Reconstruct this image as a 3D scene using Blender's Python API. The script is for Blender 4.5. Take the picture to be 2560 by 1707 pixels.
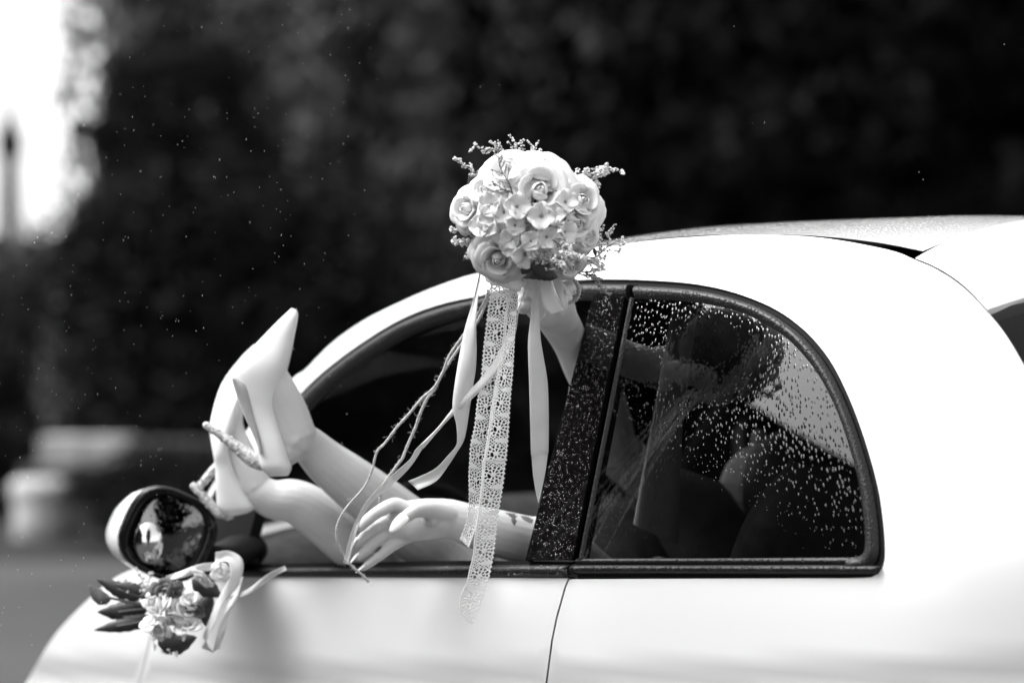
import bpy, bmesh, math, random
import numpy as np
from mathutils import Vector, Matrix
from mathutils.bvhtree import BVHTree
from mathutils.geometry import delaunay_2d_cdt

for o in list(bpy.data.objects):
    bpy.data.objects.remove(o)
scene = bpy.context.scene
COL = scene.collection
R_ = math.radians
rnd = random.Random(11)
nrng = np.random.default_rng(5)

# ------------------------------------------------------------------ camera
TH = R_(40)
FW = Vector((-math.sin(TH), math.cos(TH), 0))      # looking direction
RT = Vector((math.cos(TH), math.sin(TH), 0))
UP = Vector((0, 0, 1))
FOC = 2560 * 85 / 36.0
P0 = Vector((0, 0, 0.95))
CAM = P0 - 3.6 * (FW + RT * ((1426 - 1280) / FOC) + UP * ((853.5 - 1426) / FOC))
cam_d = bpy.data.cameras.new('camera')
cam = bpy.data.objects.new('camera', cam_d)
COL.objects.link(cam)
cam.location = CAM
cam.rotation_euler = (math.pi / 2, 0, TH)
cam_d.lens = 85
cam_d.sensor_width = 36
cam_d.clip_start = 0.05
cam_d.clip_end = 3000
cam_d.dof.use_dof = True
cam_d.dof.focus_distance = 3.53
cam_d.dof.aperture_fstop = 1.85
scene.camera = cam

# ------------------------------------------------------------------ light
SUN_EL = R_(58)
world = bpy.data.worlds.new('World')
scene.world = world
world.use_nodes = True
wn, wl = world.node_tree.nodes, world.node_tree.links
wn.clear()
sky = wn.new('ShaderNodeTexSky')
sky.sky_type = 'NISHITA'
sky.sun_disc = False
sun_vec = Vector((-0.62, -0.55, 0.0)).normalized() * math.cos(SUN_EL) + UP * math.sin(SUN_EL)
sky.sun_elevation = SUN_EL
sky.sun_rotation = math.atan2(sun_vec.x, sun_vec.y)
sky.dust_density = 3.0
sky.air_density = 1.2
bw = wn.new('ShaderNodeRGBToBW')
bg = wn.new('ShaderNodeBackground')
bg.inputs['Strength'].default_value = 0.15
wo = wn.new('ShaderNodeOutputWorld')
wl.new(sky.outputs[0], bw.inputs[0])
wl.new(bw.outputs[0], bg.inputs['Color'])
wl.new(bg.outputs[0], wo.inputs[0])
sun_d = bpy.data.lights.new('sun', 'SUN')
sun_d.energy = 1.4
sun_d.angle = R_(45)
sun_d.color = (1, 1, 1)
sun = bpy.data.objects.new('sun', sun_d)
COL.objects.link(sun)
sun.rotation_euler = sun_vec.to_track_quat('Z', 'Y').to_euler()
scene.view_settings.view_transform = 'Standard'
scene.view_settings.look = 'None'
scene.view_settings.exposure = 1.76
scene.view_settings.gamma = 1.0
scene.view_settings.use_curve_mapping = False
scene.cycles.use_denoising = True
scene.cycles.max_bounces = 8
scene.cycles.transparent_max_bounces = 12

# ------------------------------------------------------------------ helpers
def P(u, v, d):
    u, v, d = float(u), float(v), float(d)
    return CAM + d * (FW + RT * ((u - 1280) / FOC) + UP * ((853.5 - v) / FOC))

def zone(x0, y0, s):
    return lambda p: (x0 + p[0] / s, y0 + p[1] / s)
z1 = zone(1080, 320, 3.563); z2 = zone(820, 650, 3.136); z3 = zone(820, 1100, 3.136)
z5 = zone(480, 740, 2.703); z6 = zone(1280, 650, 1.889); z8 = zone(1500, 480, 2.219)
z9 = zone(0, 1100, 2.583); zb4 = zone(1180, 600, 5.226)

def zbelt(x):
    return 0.95 + 0.085 * x

def S(x, z):
    """the car's near side: y as a function of x and z"""
    dz = z - zbelt(x)
    if dz >= 0:
        y = 0.22 * dz + 0.26 * dz * dz
    else:
        y = -0.012 * (1 - math.exp(dz / 0.05))
        t = min(max((-dz - 0.125) / 0.06, 0), 1)
        y += 0.010 * t * t * (3 - 2 * t)
        y -= 0.012 * min(max((-dz - 0.17) / 0.25, 0), 1)
    if x > 0:
        y += 0.13 * x * x + (0.9 * (x - 0.48) ** 2 if x > 0.48 else 0)
    else:
        y += 0.03 * x * x + (0.10 * (x + 0.7) ** 2 if x < -0.7 else 0)
    return y

def Sn(x, z, e=1e-3):
    sx = (S(x + e, z) - S(x - e, z)) / (2 * e)
    sz = (S(x, z + e) - S(x, z - e)) / (2 * e)
    return Vector((sx, -1, sz)).normalized()

def hit(uv):
    """where the line of sight through a pixel meets the car's side -> (x, z)"""
    d = FW + RT * float((uv[0] - 1280) / FOC) + UP * float((853.5 - uv[1]) / FOC)
    t = -CAM.y / d.y
    for _ in range(40):
        p = CAM + d * t
        t += 0.8 * (S(p.x, p.z) - p.y) / d.y
    p = CAM + d * t
    return (p.x, p.z)

def lift(xz, off=0.0):
    xz = (float(xz[0]), float(xz[1])); off = float(off)
    p = Vector((xz[0], S(xz[0], xz[1]), xz[1]))
    return p + Sn(xz[0], xz[1]) * off if off else p

def catmull(pts, n):
    """n points evenly spaced on a smooth curve through pts (any dimension)"""
    a = np.array([list(p) for p in pts], float)
    if len(a) < 3:
        k = np.linspace(0, 1, n)[:, None]
        return a[0] * (1 - k) + a[-1] * k
    e = np.vstack([2 * a[0] - a[1], a, 2 * a[-1] - a[-2]])
    out = []
    for i in range(1, len(e) - 2):
        p0, p1, p2, p3 = e[i - 1], e[i], e[i + 1], e[i + 2]
        for t in np.linspace(0, 1, 14, endpoint=False):
            out.append(0.5 * ((2 * p1) + (p2 - p0) * t + (2 * p0 - 5 * p1 + 4 * p2 - p3) * t * t + (3 * p1 - p0 - 3 * p2 + p3) * t ** 3))
    out.append(e[-2])
    out = np.array(out)
    seg = np.r_[0, np.cumsum(np.linalg.norm(np.diff(out[:, :3], axis=0), axis=1))]
    q = np.linspace(0, seg[-1], n)
    return np.stack([np.interp(q, seg, out[:, k]) for k in range(out.shape[1])], 1)

def props(o, label=None, cat=None, group=None, kind=None):
    if label: o['label'] = label
    if cat: o['category'] = cat
    if group: o['group'] = group
    if kind: o['kind'] = kind
    return o

def empty(name, loc, label, cat, group=None):
    o = bpy.data.objects.new(name, None)
    o.empty_display_size = 0.1
    COL.objects.link(o)
    o.location = loc
    return props(o, label, cat, group)

def link(name, me, mat, parent=None, smooth=True):
    me.materials.clear()
    me.materials.append(mat)
    if smooth:
        me.polygons.foreach_set('use_smooth', [True] * len(me.polygons))
    o = bpy.data.objects.new(name, me)
    COL.objects.link(o)
    if parent is not None:
        o.parent = parent
        o.matrix_parent_inverse = world_of(parent).inverted()
    return o

def world_of(o):
    m = Matrix.LocRotScale(o.location, o.rotation_euler, o.scale)
    if o.parent:
        return world_of(o.parent) @ o.matrix_parent_inverse @ m
    return m

class MB:
    def __init__(s): s.v = []; s.f = []
    def add(s, verts, faces):
        b = len(s.v)
        s.v.extend([tuple(p) for p in verts]); s.f.extend([tuple(i + b for i in f) for f in faces])
    def grid(s, rows, closed=False):
        b = len(s.v); n = len(rows[0])
        for r in rows: s.v.extend([tuple(p) for p in r])
        for i in range(len(rows) - 1):
            for j in range(n if closed else n - 1):
                k = (j + 1) % n
                s.f.append((b + i * n + j, b + i * n + k, b + (i + 1) * n + k, b + (i + 1) * n + j))
    def tube(s, pts, rad, n=10, samples=None, ref=None, caps=True):
        """round or oval tube along a curve; rad = per-point radius or (a, b)"""
        pts = [Vector(p) for p in pts]
        rr = [(r, r) if not isinstance(r, (tuple, list)) else tuple(r) for r in (rad if isinstance(rad, list) else [rad] * len(pts))]
        arr = [list(p) + list(r) for p, r in zip(pts, rr)]
        m = samples or (len(pts) - 1) * 5 + 1
        c = catmull(arr, m)
        rows = []
        pv = None
        for i in range(m):
            p = Vector(c[i, :3])
            t = (Vector(c[min(i + 1, m - 1), :3]) - Vector(c[max(i - 1, 0), :3]))
            if t.length < 1e-9: t = Vector((0, 0, 1))
            t.normalize()
            if ref is not None:
                b = (Vector(ref) - t * t.dot(Vector(ref))).normalized()
            else:
                if pv is None:
                    pv = t.orthogonal()
                b = (pv - t * t.dot(pv)).normalized(); pv = b
            a = t.cross(b)
            ra, rb = max(c[i, 3], 1e-5), max(c[i, 4], 1e-5)
            ring = lambda q, k: [q + a * (math.cos(w) * ra * k) + b * (math.sin(w) * rb * k) for w in [2 * math.pi * j / n for j in range(n)]]
            if i == 0 and caps:
                for k, h in ((0.05, 1.0), (0.5, 0.86), (0.85, 0.5)):
                    rows.append(ring(p - t * (h * min(ra, rb)), k))
            rows.append(ring(p, 1))
            if i == m - 1 and caps:
                for k, h in ((0.85, 0.5), (0.5, 0.86), (0.05, 1.0)):
                    rows.append(ring(p + t * (h * min(ra, rb)), k))
        self_rows = rows
        s.grid(self_rows, True)
        if caps:
            b0 = len(s.v) - len(rows) * n
            s.f.append(tuple(b0 + j for j in range(n))[::-1])
            s.f.append(tuple(b0 + (len(rows) - 1) * n + j for j in range(n)))
    def box(s, c, h, rot=None):
        vs = []
        for x in (-1, 1):
            for y in (-1, 1):
                for z in (-1, 1):
                    p = Vector((x * h[0], y * h[1], z * h[2]))
                    if rot: p = rot @ p
                    vs.append(Vector(c) + p)
        s.add(vs, [(0, 1, 3, 2), (4, 6, 7, 5), (0, 4, 5, 1), (2, 3, 7, 6), (0, 2, 6, 4), (1, 5, 7, 3)])
    def ell(s, c, r, rot=None, n=14, m=9):
        rows = []
        for i in range(m + 1):
            a = math.pi * i / m
            a = min(max(a, 0.02), math.pi - 0.02)
            row = []
            for j in range(n):
                w = 2 * math.pi * j / n
                p = Vector((math.sin(a) * math.cos(w) * r[0], math.sin(a) * math.sin(w) * r[1], math.cos(a) * r[2]))
                if rot: p = rot @ p
                row.append(Vector(c) + p)
            rows.append(row)
        b = len(s.v)
        s.grid(rows, True)
        s.f.append(tuple(b + j for j in range(n))[::-1]); s.f.append(tuple(b + m * n + j for j in range(n)))
    def mesh(s, name):
        me = bpy.data.meshes.new(name)
        me.from_pydata(s.v, [], s.f)
        me.update()
        return me
    def build(s, name, mat, parent=None, smooth=True):
        return link(name, s.mesh(name), mat, parent, smooth)

# ------------------------------------------------------------------ materials (black-and-white photograph: every colour is a grey)
def mat(name, g, rough=0.5, spec=0.5, coat=0.0, metal=0.0, sheen=0.0):
    m = bpy.data.materials.new(name)
    m.use_nodes = True
    b = m.node_tree.nodes['Principled BSDF']
    b.inputs['Base Color'].default_value = (g, g, g, 1)
    b.inputs['Roughness'].default_value = rough
    b.inputs['Specular IOR Level'].default_value = spec
    b.inputs['Coat Weight'].default_value = coat
    b.inputs['Coat Roughness'].default_value = 0.05
    b.inputs['Metallic'].default_value = metal
    b.inputs['Sheen Weight'].default_value = sheen
    return m

def nd(m, kind, **kw):
    n = m.node_tree.nodes.new(kind)
    for k, v in kw.items():
        if k in n.inputs: n.inputs[k].default_value = v
        else: setattr(n, k, v)
    return n

def mottle(m, lo, hi, scale=8.0, detail=4.0, bump=0.0, bscale=None, dist=0.002, stretch=None):
    """uneven colour and fine relief"""
    t, L = m.node_tree, m.node_tree.links
    b = t.nodes['Principled BSDF']
    tc = nd(m, 'ShaderNodeTexCoord')
    src = tc.outputs['Object']
    if stretch:
        mp = nd(m, 'ShaderNodeMapping'); mp.inputs['Scale'].default_value = stretch
        L.new(src, mp.inputs['Vector']); src = mp.outputs[0]
    n = nd(m, 'ShaderNodeTexNoise', Scale=scale, Detail=detail)
    L.new(src, n.inputs['Vector'])
    r = nd(m, 'ShaderNodeMapRange')
    r.inputs['From Min'].default_value = 0.3; r.inputs['From Max'].default_value = 0.7
    r.inputs['To Min'].default_value = lo; r.inputs['To Max'].default_value = hi
    L.new(n.outputs['Fac'], r.inputs['Value']); L.new(r.outputs[0], b.inputs['Base Color'])
    if bump:
        n2 = nd(m, 'ShaderNodeTexNoise', Scale=bscale or scale * 6, Detail=3.0)
        L.new(src, n2.inputs['Vector'])
        bp = nd(m, 'ShaderNodeBump', Strength=bump, Distance=dist)
        L.new(n2.outputs['Fac'], bp.inputs['Height']); L.new(bp.outputs[0], b.inputs['Normal'])
    return m

def drops_bump(m, scale, strength, dist, vec_scale=(1, 1, 1), target='Normal'):
    """rain drops as fine relief"""
    L = m.node_tree.links
    tc = nd(m, 'ShaderNodeTexCoord')
    mp = nd(m, 'ShaderNodeMapping'); mp.inputs['Scale'].default_value = vec_scale
    L.new(tc.outputs['Object'], mp.inputs['Vector'])
    v = nd(m, 'ShaderNodeTexVoronoi', Scale=scale); v.feature = 'F1'
    v.inputs['Randomness'].default_value = 1.0
    L.new(mp.outputs[0], v.inputs['Vector'])
    r = nd(m, 'ShaderNodeMapRange'); r.interpolation_type = 'SMOOTHSTEP'
    r.inputs['From Min'].default_value = 0.45; r.inputs['From Max'].default_value = 0.05
    L.new(v.outputs['Distance'], r.inputs['Value'])
    bp = nd(m, 'ShaderNodeBump', Strength=strength, Distance=dist)
    L.new(r.outputs[0], bp.inputs['Height'])
    return bp

M = {}
M['paint'] = mat('white_car_paint', 0.73, 0.35, 0.5, 0.6)
bp = drops_bump(M['paint'], 230, 0.25, 0.0006)
M['paint'].node_tree.links.new(bp.outputs[0], M['paint'].node_tree.nodes['Principled BSDF'].inputs['Coat Normal'])
M['wet_paint'] = mat('wet_white_roof_paint', 0.62, 0.3, 0.5, 1.0)
bp = drops_bump(M['wet_paint'], 170, 0.8, 0.0025)
M['wet_paint'].node_tree.links.new(bp.outputs[0], M['wet_paint'].node_tree.nodes['Principled BSDF'].inputs['Coat Normal'])
M['wet_paint'].node_tree.links.new(bp.outputs[0], M['wet_paint'].node_tree.nodes['Principled BSDF'].inputs['Normal'])
M['gloss_black'] = mat('gloss_black_trim', 0.004, 0.08, 0.28, 0.0)
M['trim'] = mat('black_trim', 0.010, 0.4, 0.35)
bp = drops_bump(M['trim'], 260, 0.7, 0.0015)
M['trim'].node_tree.links.new(bp.outputs[0], M['trim'].node_tree.nodes['Principled BSDF'].inputs['Normal'])
M['rubber'] = mat('black_rubber', 0.005, 0.6, 0.12)
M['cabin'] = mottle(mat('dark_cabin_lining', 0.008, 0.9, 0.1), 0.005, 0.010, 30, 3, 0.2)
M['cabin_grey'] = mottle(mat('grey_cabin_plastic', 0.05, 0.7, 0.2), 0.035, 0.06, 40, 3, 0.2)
M['slab_grey'] = mottle(mat('pale_grey_slab', 0.5, 0.6, 0.3), 0.46, 0.55, 30, 3, 0.1)  # pale so the added slab looks lit behind the tinted glass
M['skin'] = mottle(mat('skin', 0.55, 0.5, 0.4), 0.47, 0.61, 11, 6, 0.35, 160, 0.0012)
M['nail'] = mat('nail_polish', 0.86, 0.15, 0.5, 0.5)
M['shoe'] = mottle(mat('white_satin_shoe', 0.75, 0.35, 0.5), 0.72, 0.8, 15, 2)
M['sole'] = mottle(mat('shoe_sole', 0.4, 0.5, 0.3), 0.34, 0.44, 30, 3)
M['crystal'] = mottle(mat('crystal_heel', 0.45, 0.2, 0.8), 0.25, 0.75, 160, 3, 0.9, 350, 0.004)
M['hair'] = mat('dark_hair', 0.03, 0.5)
M['dress'] = mottle(mat('dark_dress', 0.06, 0.8, 0.1), 0.04, 0.08, 20, 3, 0.3, 60, 0.004)
M['tattoo'] = mottle(mat('tattoo_ink', 0.06, 0.5, 0.3), 0.05, 0.16, 120, 3)

def petal_mat(name, g, trans=0.25):
    m = mat(name, g, 0.55, 0.3)
    t, L = m.node_tree, m.node_tree.links
    b = t.nodes['Principled BSDF']
    tc = nd(m, 'ShaderNodeTexCoord')
    n = nd(m, 'ShaderNodeTexNoise', Scale=40.0, Detail=4.0)
    L.new(tc.outputs['Object'], n.inputs['Vector'])
    bp = nd(m, 'ShaderNodeBump', Strength=0.25, Distance=0.003)
    L.new(n.outputs['Fac'], bp.inputs['Height']); L.new(bp.outputs[0], b.inputs['Normal'])
    tr = nd(m, 'ShaderNodeBsdfTranslucent'); tr.inputs['Color'].default_value = (g, g, g, 1)
    mx = nd(m, 'ShaderNodeMixShader', Fac=trans)
    out = [x for x in t.nodes if x.type == 'OUTPUT_MATERIAL'][0]
    L.new(b.outputs[0], mx.inputs[1]); L.new(tr.outputs[0], mx.inputs[2]); L.new(mx.outputs[0], out.inputs['Surface'])
    return m
M['petal'] = petal_mat('white_petal', 0.88, 0.22)
M['petal_cream'] = petal_mat('cream_petal', 0.80, 0.25)
M['floret'] = petal_mat('hydrangea_petal', 0.87, 0.22)
M['floret_eye'] = mat('hydrangea_centre', 0.26, 0.7)
M['frost'] = mottle(mat('frosted_buds', 0.7, 0.7, 0.3), 0.5, 0.85, 200, 2)
M['frost_dark'] = mottle(mat('dull_buds', 0.35, 0.7, 0.3), 0.08, 0.6, 300, 2)
M['twig'] = mat('dark_twig', 0.06, 0.6)
M['leaf'] = mottle(mat('dark_leaf', 0.03, 0.5, 0.4), 0.02, 0.05, 60, 3, 0.3)
M['leaf_grey'] = mottle(mat('grey_leaf', 0.10, 0.6, 0.3), 0.06, 0.15, 60, 3, 0.3)
M['satin'] = mottle(petal_mat('satin_ribbon', 0.76, 0.2), 0.72, 0.8, 30, 2)
M['lace'] = mottle(mat('white_cotton_lace', 0.86, 0.9, 0.1), 0.82, 0.9, 90, 3, 0.5, 420, 0.002)
M['twine'] = mottle(mat('jute_twine', 0.5, 0.9, 0.1), 0.38, 0.62, 300, 3, 0.4)

def sheer_mat(name, g, op):
    m = mat(name, g, 0.5, 0.4)
    t, L = m.node_tree, m.node_tree.links
    b = t.nodes['Principled BSDF']
    tp = nd(m, 'ShaderNodeBsdfTransparent')
    mx = nd(m, 'ShaderNodeMixShader', Fac=op)
    out = [x for x in t.nodes if x.type == 'OUTPUT_MATERIAL'][0]
    L.new(tp.outputs[0], mx.inputs[1]); L.new(b.outputs[0], mx.inputs[2]); L.new(mx.outputs[0], out.inputs['Surface'])
    return m
M['organza'] = sheer_mat('sheer_organza', 0.75, 0.55)

def glass_mat(name, tint, ior, bump=None, gloss=1.0):
    m = bpy.data.materials.new(name); m.use_nodes = True
    t, L = m.node_tree, m.node_tree.links
    t.nodes.clear()
    out = nd(m, 'ShaderNodeOutputMaterial')
    tp = nd(m, 'ShaderNodeBsdfTransparent'); tp.inputs['Color'].default_value = (tint, tint, tint, 1)
    gl = nd(m, 'ShaderNodeBsdfGlossy'); gl.inputs['Color'].default_value = (1, 1, 1, 1); gl.inputs['Roughness'].default_value = 0.0
    f0 = ((ior - 1) / (ior + 1)) ** 2
    ge = nd(m, 'ShaderNodeNewGeometry')
    dt = nd(m, 'ShaderNodeVectorMath'); dt.operation = 'DOT_PRODUCT'
    L.new(ge.outputs['Incoming'], dt.inputs[0]); L.new(ge.outputs['Normal'], dt.inputs[1])
    ab = nd(m, 'ShaderNodeMath'); ab.operation = 'ABSOLUTE'; L.new(dt.outputs['Value'], ab.inputs[0])
    om = nd(m, 'ShaderNodeMath'); om.operation = 'SUBTRACT'; om.inputs[0].default_value = 1.0; L.new(ab.outputs[0], om.inputs[1])
    pw = nd(m, 'ShaderNodeMath'); pw.operation = 'POWER'; pw.inputs[1].default_value = 5.0; L.new(om.outputs[0], pw.inputs[0])
    fr = nd(m, 'ShaderNodeMath'); fr.operation = 'MULTIPLY_ADD'; fr.inputs[1].default_value = 1 - f0; fr.inputs[2].default_value = f0
    fr.use_clamp = True
    L.new(pw.outputs[0], fr.inputs[0])
    mx = nd(m, 'ShaderNodeMixShader')
    gl.inputs['Color'].default_value = (gloss, gloss, gloss, 1)
    L.new(fr.outputs[0], mx.inputs[0]); L.new(tp.outputs[0], mx.inputs[1]); L.new(gl.outputs[0], mx.inputs[2])
    L.new(mx.outputs[0], out.inputs['Surface'])
    if bump:
        bp = drops_bump(m, *bump)
        L.new(bp.outputs[0], gl.inputs['Normal'])
    return m
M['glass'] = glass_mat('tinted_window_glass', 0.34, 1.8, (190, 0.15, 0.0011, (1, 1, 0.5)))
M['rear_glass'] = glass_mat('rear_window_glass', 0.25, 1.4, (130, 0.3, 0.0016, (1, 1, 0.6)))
M['clear_glass'] = glass_mat('windscreen_glass', 0.5, 1.3, None, .07)
M['drop_bright'] = glass_mat('water_drop_on_black', 0.9, 1.75)
M['drop'] = glass_mat('water_drop', 0.95, 1.36)
M['mirror'] = mat('mirror_silver', 0.15, 0.03, 0.5, 0, 1.0)
bp = drops_bump(M['mirror'], 160, 0.15, 0.0012)
M['mirror'].node_tree.links.new(bp.outputs[0], M['mirror'].node_tree.nodes['Principled BSDF'].inputs['Normal'])
M['disc_silver'] = mat('reflection_disc_silver', 0.7, 0.08, 0.5, 0, 1.0)  # bright silver for the disc that stands in for a reflection
M['rain'] = mat('rain_streak', 0.8, 0.1, 1.0)  # opaque white stands in for sky light refracted by the drops
M['asphalt'] = mottle(mat('wet_asphalt', 0.045, 0.7, 0.15), 0.03, 0.06, 0.5, 6, 0.4, 60, 0.01)
M['lawn'] = mottle(mat('dark_lawn', 0.02, 0.9, 0.1), 0.012, 0.03, 2, 4, 0.5, 40, 0.01)
M['stone'] = mottle(mat('pale_stone', 0.34, 0.9, 0.1), 0.22, 0.48, 3, 5, 0.5, 30, 0.01)
M['dark_stone'] = mottle(mat('weathered_stone', 0.09, 0.9, 0.2), 0.05, 0.13, 3, 5, 0.5, 30, 0.01)
M['bark'] = mottle(mat('bark', 0.05, 0.9, 0.1), 0.03, 0.07, 6, 5, 0.8, 20, 0.02)
M['foliage'] = mottle(mat('dark_foliage', 0.012, 0.8, 0.04), 0.006, 0.016, 1.5, 3)
M['foliage_mid'] = mottle(mat('mid_foliage', 0.03, 0.8, 0.05), 0.002, 0.15, 1.5, 2, stretch=(1, 1, .07))
M['foliage_gap'] = mottle(mat('bright_gap_foliage', 0.2, 0.6, 0.2), 0.12, 0.25, 0.9, 3)  # pale tone stands in for the brightness of a gap in the trees
M['tower'] = mottle(mat('tower_stone', 0.03, 0.9, 0.05), 0.015, 0.035, 0.2, 4)
M['brick'] = mottle(mat('house_brick', 0.05, 0.9, 0.1), 0.035, 0.06, 4, 4)
M['slate'] = mottle(mat('roof_slate', 0.025, 0.9, 0.1), 0.015, 0.03, 4, 4)

# ------------------------------------------------------------------ ground and distance
gm = MB()
gr = [-900, -300, -100, -40, -15, -5, 0, 5, 15, 40, 100, 300, 900]
gm.grid([[(x, y, 0) for x in gr] for y in gr])
props(gm.build('ground', M['asphalt']), kind='structure')

def at_ground(u, d):
    p = P(u, 853.5, d); p.z = 0
    return p

def leaf_cards(centers, sizes, aspect=0.5, droop=0.0, rng=nrng):
    n = len(centers)
    a = rng.normal(size=(n, 3)); a[:, 2] -= droop
    a /= np.linalg.norm(a, axis=1)[:, None]
    b = np.cross(a, rng.normal(size=(n, 3))); b /= np.linalg.norm(b, axis=1)[:, None]
    s = np.asarray(sizes)[:, None]
    v = np.stack([centers - a * s, centers + b * s * aspect, centers + a * s, centers - b * s * aspect], 1).reshape(-1, 3)
    return v, np.arange(n * 4).reshape(-1, 4)

def cards_mesh(name, v, f):
    me = bpy.data.meshes.new(name)
    me.vertices.add(len(v)); me.vertices.foreach_set('co', v.astype(np.float32).ravel())
    me.loops.add(f.size); me.loops.foreach_set('vertex_index', f.astype(np.int32).ravel())
    me.polygons.add(len(f)); me.polygons.foreach_set('loop_start', np.arange(0, f.size, 4, dtype=np.int32))
    me.update(calc_edges=True)
    me.validate()
    return me

def crown_mesh(name, height, radius, base, n_clump, per, leaf, weeping, seed):
    rng = np.random.default_rng(seed)
    cs, ss = [], []
    for k in range(n_clump):
        w = rng.uniform(0, 2 * math.pi); h = rng.uniform(0, 1)
        prof = math.sin(math.pi * (0.12 + 0.8 * h)) ** 0.6
        r = radius * prof * math.sqrt(rng.uniform(0.25, 1)) * rng.uniform(0.85, 1.1)
        c = np.array([r * math.cos(w), r * math.sin(w), base + h * (height - base)])
        if weeping:
            L = rng.uniform(1.4, 4.2)
            t = rng.uniform(0, 1, per)
            p = np.stack([np.full(per, c[0]), np.full(per, c[1]), c[2] - t * L], 1) + rng.normal(size=(per, 3)) * np.array([.10, .10, .05])
            p[:, 0] += np.cos(w) * 0.25 * np.sqrt(t); p[:, 1] += np.sin(w) * 0.25 * np.sqrt(t)
            p = p[p[:, 2] > 0.25]
        else:
            q = rng.normal(size=(per, 3)); q /= np.linalg.norm(q, axis=1)[:, None]
            p = c + q * (rng.uniform(0.3, 1, (per, 1)) ** .5) * np.array([.62, .62, .42]) * rng.uniform(.6, 1.25)
            p = p[p[:, 2] > 0.2]
        cs.append(p); ss.append(rng.uniform(.6, 1.3, len(p)) * leaf)
    v, f = leaf_cards(np.concatenate(cs), np.concatenate(ss), 0.42, 1.5 if weeping else 0.2, rng)
    return cards_mesh(name, v, f)

def trunk_mesh(height, r0, seed):
    rr = random.Random(seed)
    mb = MB()
    pts = [Vector((rr.uniform(-.1, .1) * i, rr.uniform(-.1, .1) * i, height * i / 5)) for i in range(6)]
    mb.tube(pts, [r0 * 1.3, r0, r0 * .85, r0 * .65, r0 * .4, r0 * .15], 10)
    for k in range(7):
        i = rr.randint(1, 4); w = rr.uniform(0, 6.28); L = height * rr.uniform(.2, .35)
        e = pts[i] + Vector((math.cos(w) * L, math.sin(w) * L, L * .6))
        mb.tube([pts[i], pts[i].lerp(e, .5) + Vector((0, 0, -.1)), e], [r0 * .45, r0 * .3, r0 * .08], 7)
    return mb.mesh('trunk')

TREE = {
    'weeping': (crown_mesh('weeping_crown', 9.5, 3.1, 1.8, 760, 100, .08, True, 1), trunk_mesh(8.5, .28, 1)),
    'broad': (crown_mesh('broad_crown', 9.0, 3.3, 0.5, 420, 190, .10, False, 2), trunk_mesh(8.0, .26, 2)),
    'round': (crown_mesh('round_crown', 7.5, 2.6, 0.4, 260, 180, .10, False, 3), trunk_mesh(6.5, .2, 3)),
    'bush': (crown_mesh('bush_crown', 2.2, 1.1, 0.1, 110, 150, .06, False, 4), trunk_mesh(1.4, .06, 4)),
}
def tree(kind, loc, rot, sc, fm, name, label, group, cat='tree'):
    cm, tm = TREE[kind]
    o = empty(name, loc, label, cat, group)
    o.rotation_euler = (0, 0, rot); o.scale = sc
    for nm, me, m in (('crown', cm, fm), ('trunk', tm, M['bark'])):
        if not me.materials: me.materials.append(m)
        c = bpy.data.objects.new(nm, me); COL.objects.link(c); c.parent = o
        c.material_slots[0].link = 'OBJECT'; c.material_slots[0].material = m
    return o

G = 'dark trees behind the car'
tree('weeping', at_ground(1040, 22.0), 0.3, (1.05, 1.05, 1.15), M['foliage_mid'], 'weeping_tree', 'grey weeping tree beside the bright sky gap, behind the pointed shoe', G)
tree('broad', at_ground(1330, 24.5), 1.1, (1.2, 1.2, 1.15), M['foliage'], 'broad_tree', 'nearly black leafy tree directly behind the bouquet', G)
tree('broad', at_ground(2150, 21.0), 2.6, (1.2, 1.2, 1.15), M['foliage'], 'broad_tree', 'blurred dark tree with faint pale patches above the car roof', G)
tree('round', at_ground(2850, 22.0), 4.0, (1.4, 1.4, 1.4), M['foliage'], 'round_tree', 'black tree filling the upper right corner', G)
tree('round', at_ground(1700, 27.0), 5.0, (1.4, 1.4, 1.5), M['foliage'], 'round_tree', 'dark tree between the bouquet and the car roof', G)
tree('bush', at_ground(60, 22.0), 1.0, (1.3, 1.3, .93), M['foliage_mid'], 'bush', 'dark bush below the tower on the edge of the frame', 'bushes under the sky gap', 'bush')
tree('bush', at_ground(330, 20.5), 2.0, (1.0, 1.0, .84), M['foliage'], 'bush', 'blurred bush under the bright sky gap, right of the tower', 'bushes under the sky gap', 'bush')
tree('bush', at_ground(600, 18.0), 3.0, (1.2, 1.2, 1.1), M['foliage'], 'bush', 'black bush low behind the crossed shoes', 'bushes under the sky gap', 'bush')
tree('round', at_ground(450, 18.5), 6.0, (.33, .33, .46), M['foliage'], 'young_tree', 'small black tree at the right edge of the bright sky gap', None)
tree('bush', at_ground(-75, 18.2), 5.0, (.5, .5, .3), M['foliage'], 'bush', 'low dark bush at the left edge, behind the pale upright stone', 'bushes under the sky gap', 'bush')
tree('bush', at_ground(440, 15.4), 5.5, (.6, .5, .26), M['foliage'], 'bush', 'low dark bush in front of the stone wall, left of the wing mirror', 'bushes under the sky gap', 'bush')
tree('bush', at_ground(235, 19.0), 4.0, (.30, .30, .85), M['foliage_gap'], 'shrub', 'narrow pale shrub added in place of a bright gap between the dark bushes', None, 'shrub')  # pale growth added where light shows through a gap

mb = MB(); mb.grid([[at_ground(u, d) + Vector((0, 0, .006)) for u in range(-6000, 9001, 1500)] for d in (14.2, 16, 20, 30, 60)])
props(mb.build('lawn', M['lawn']), kind='structure')
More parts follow.
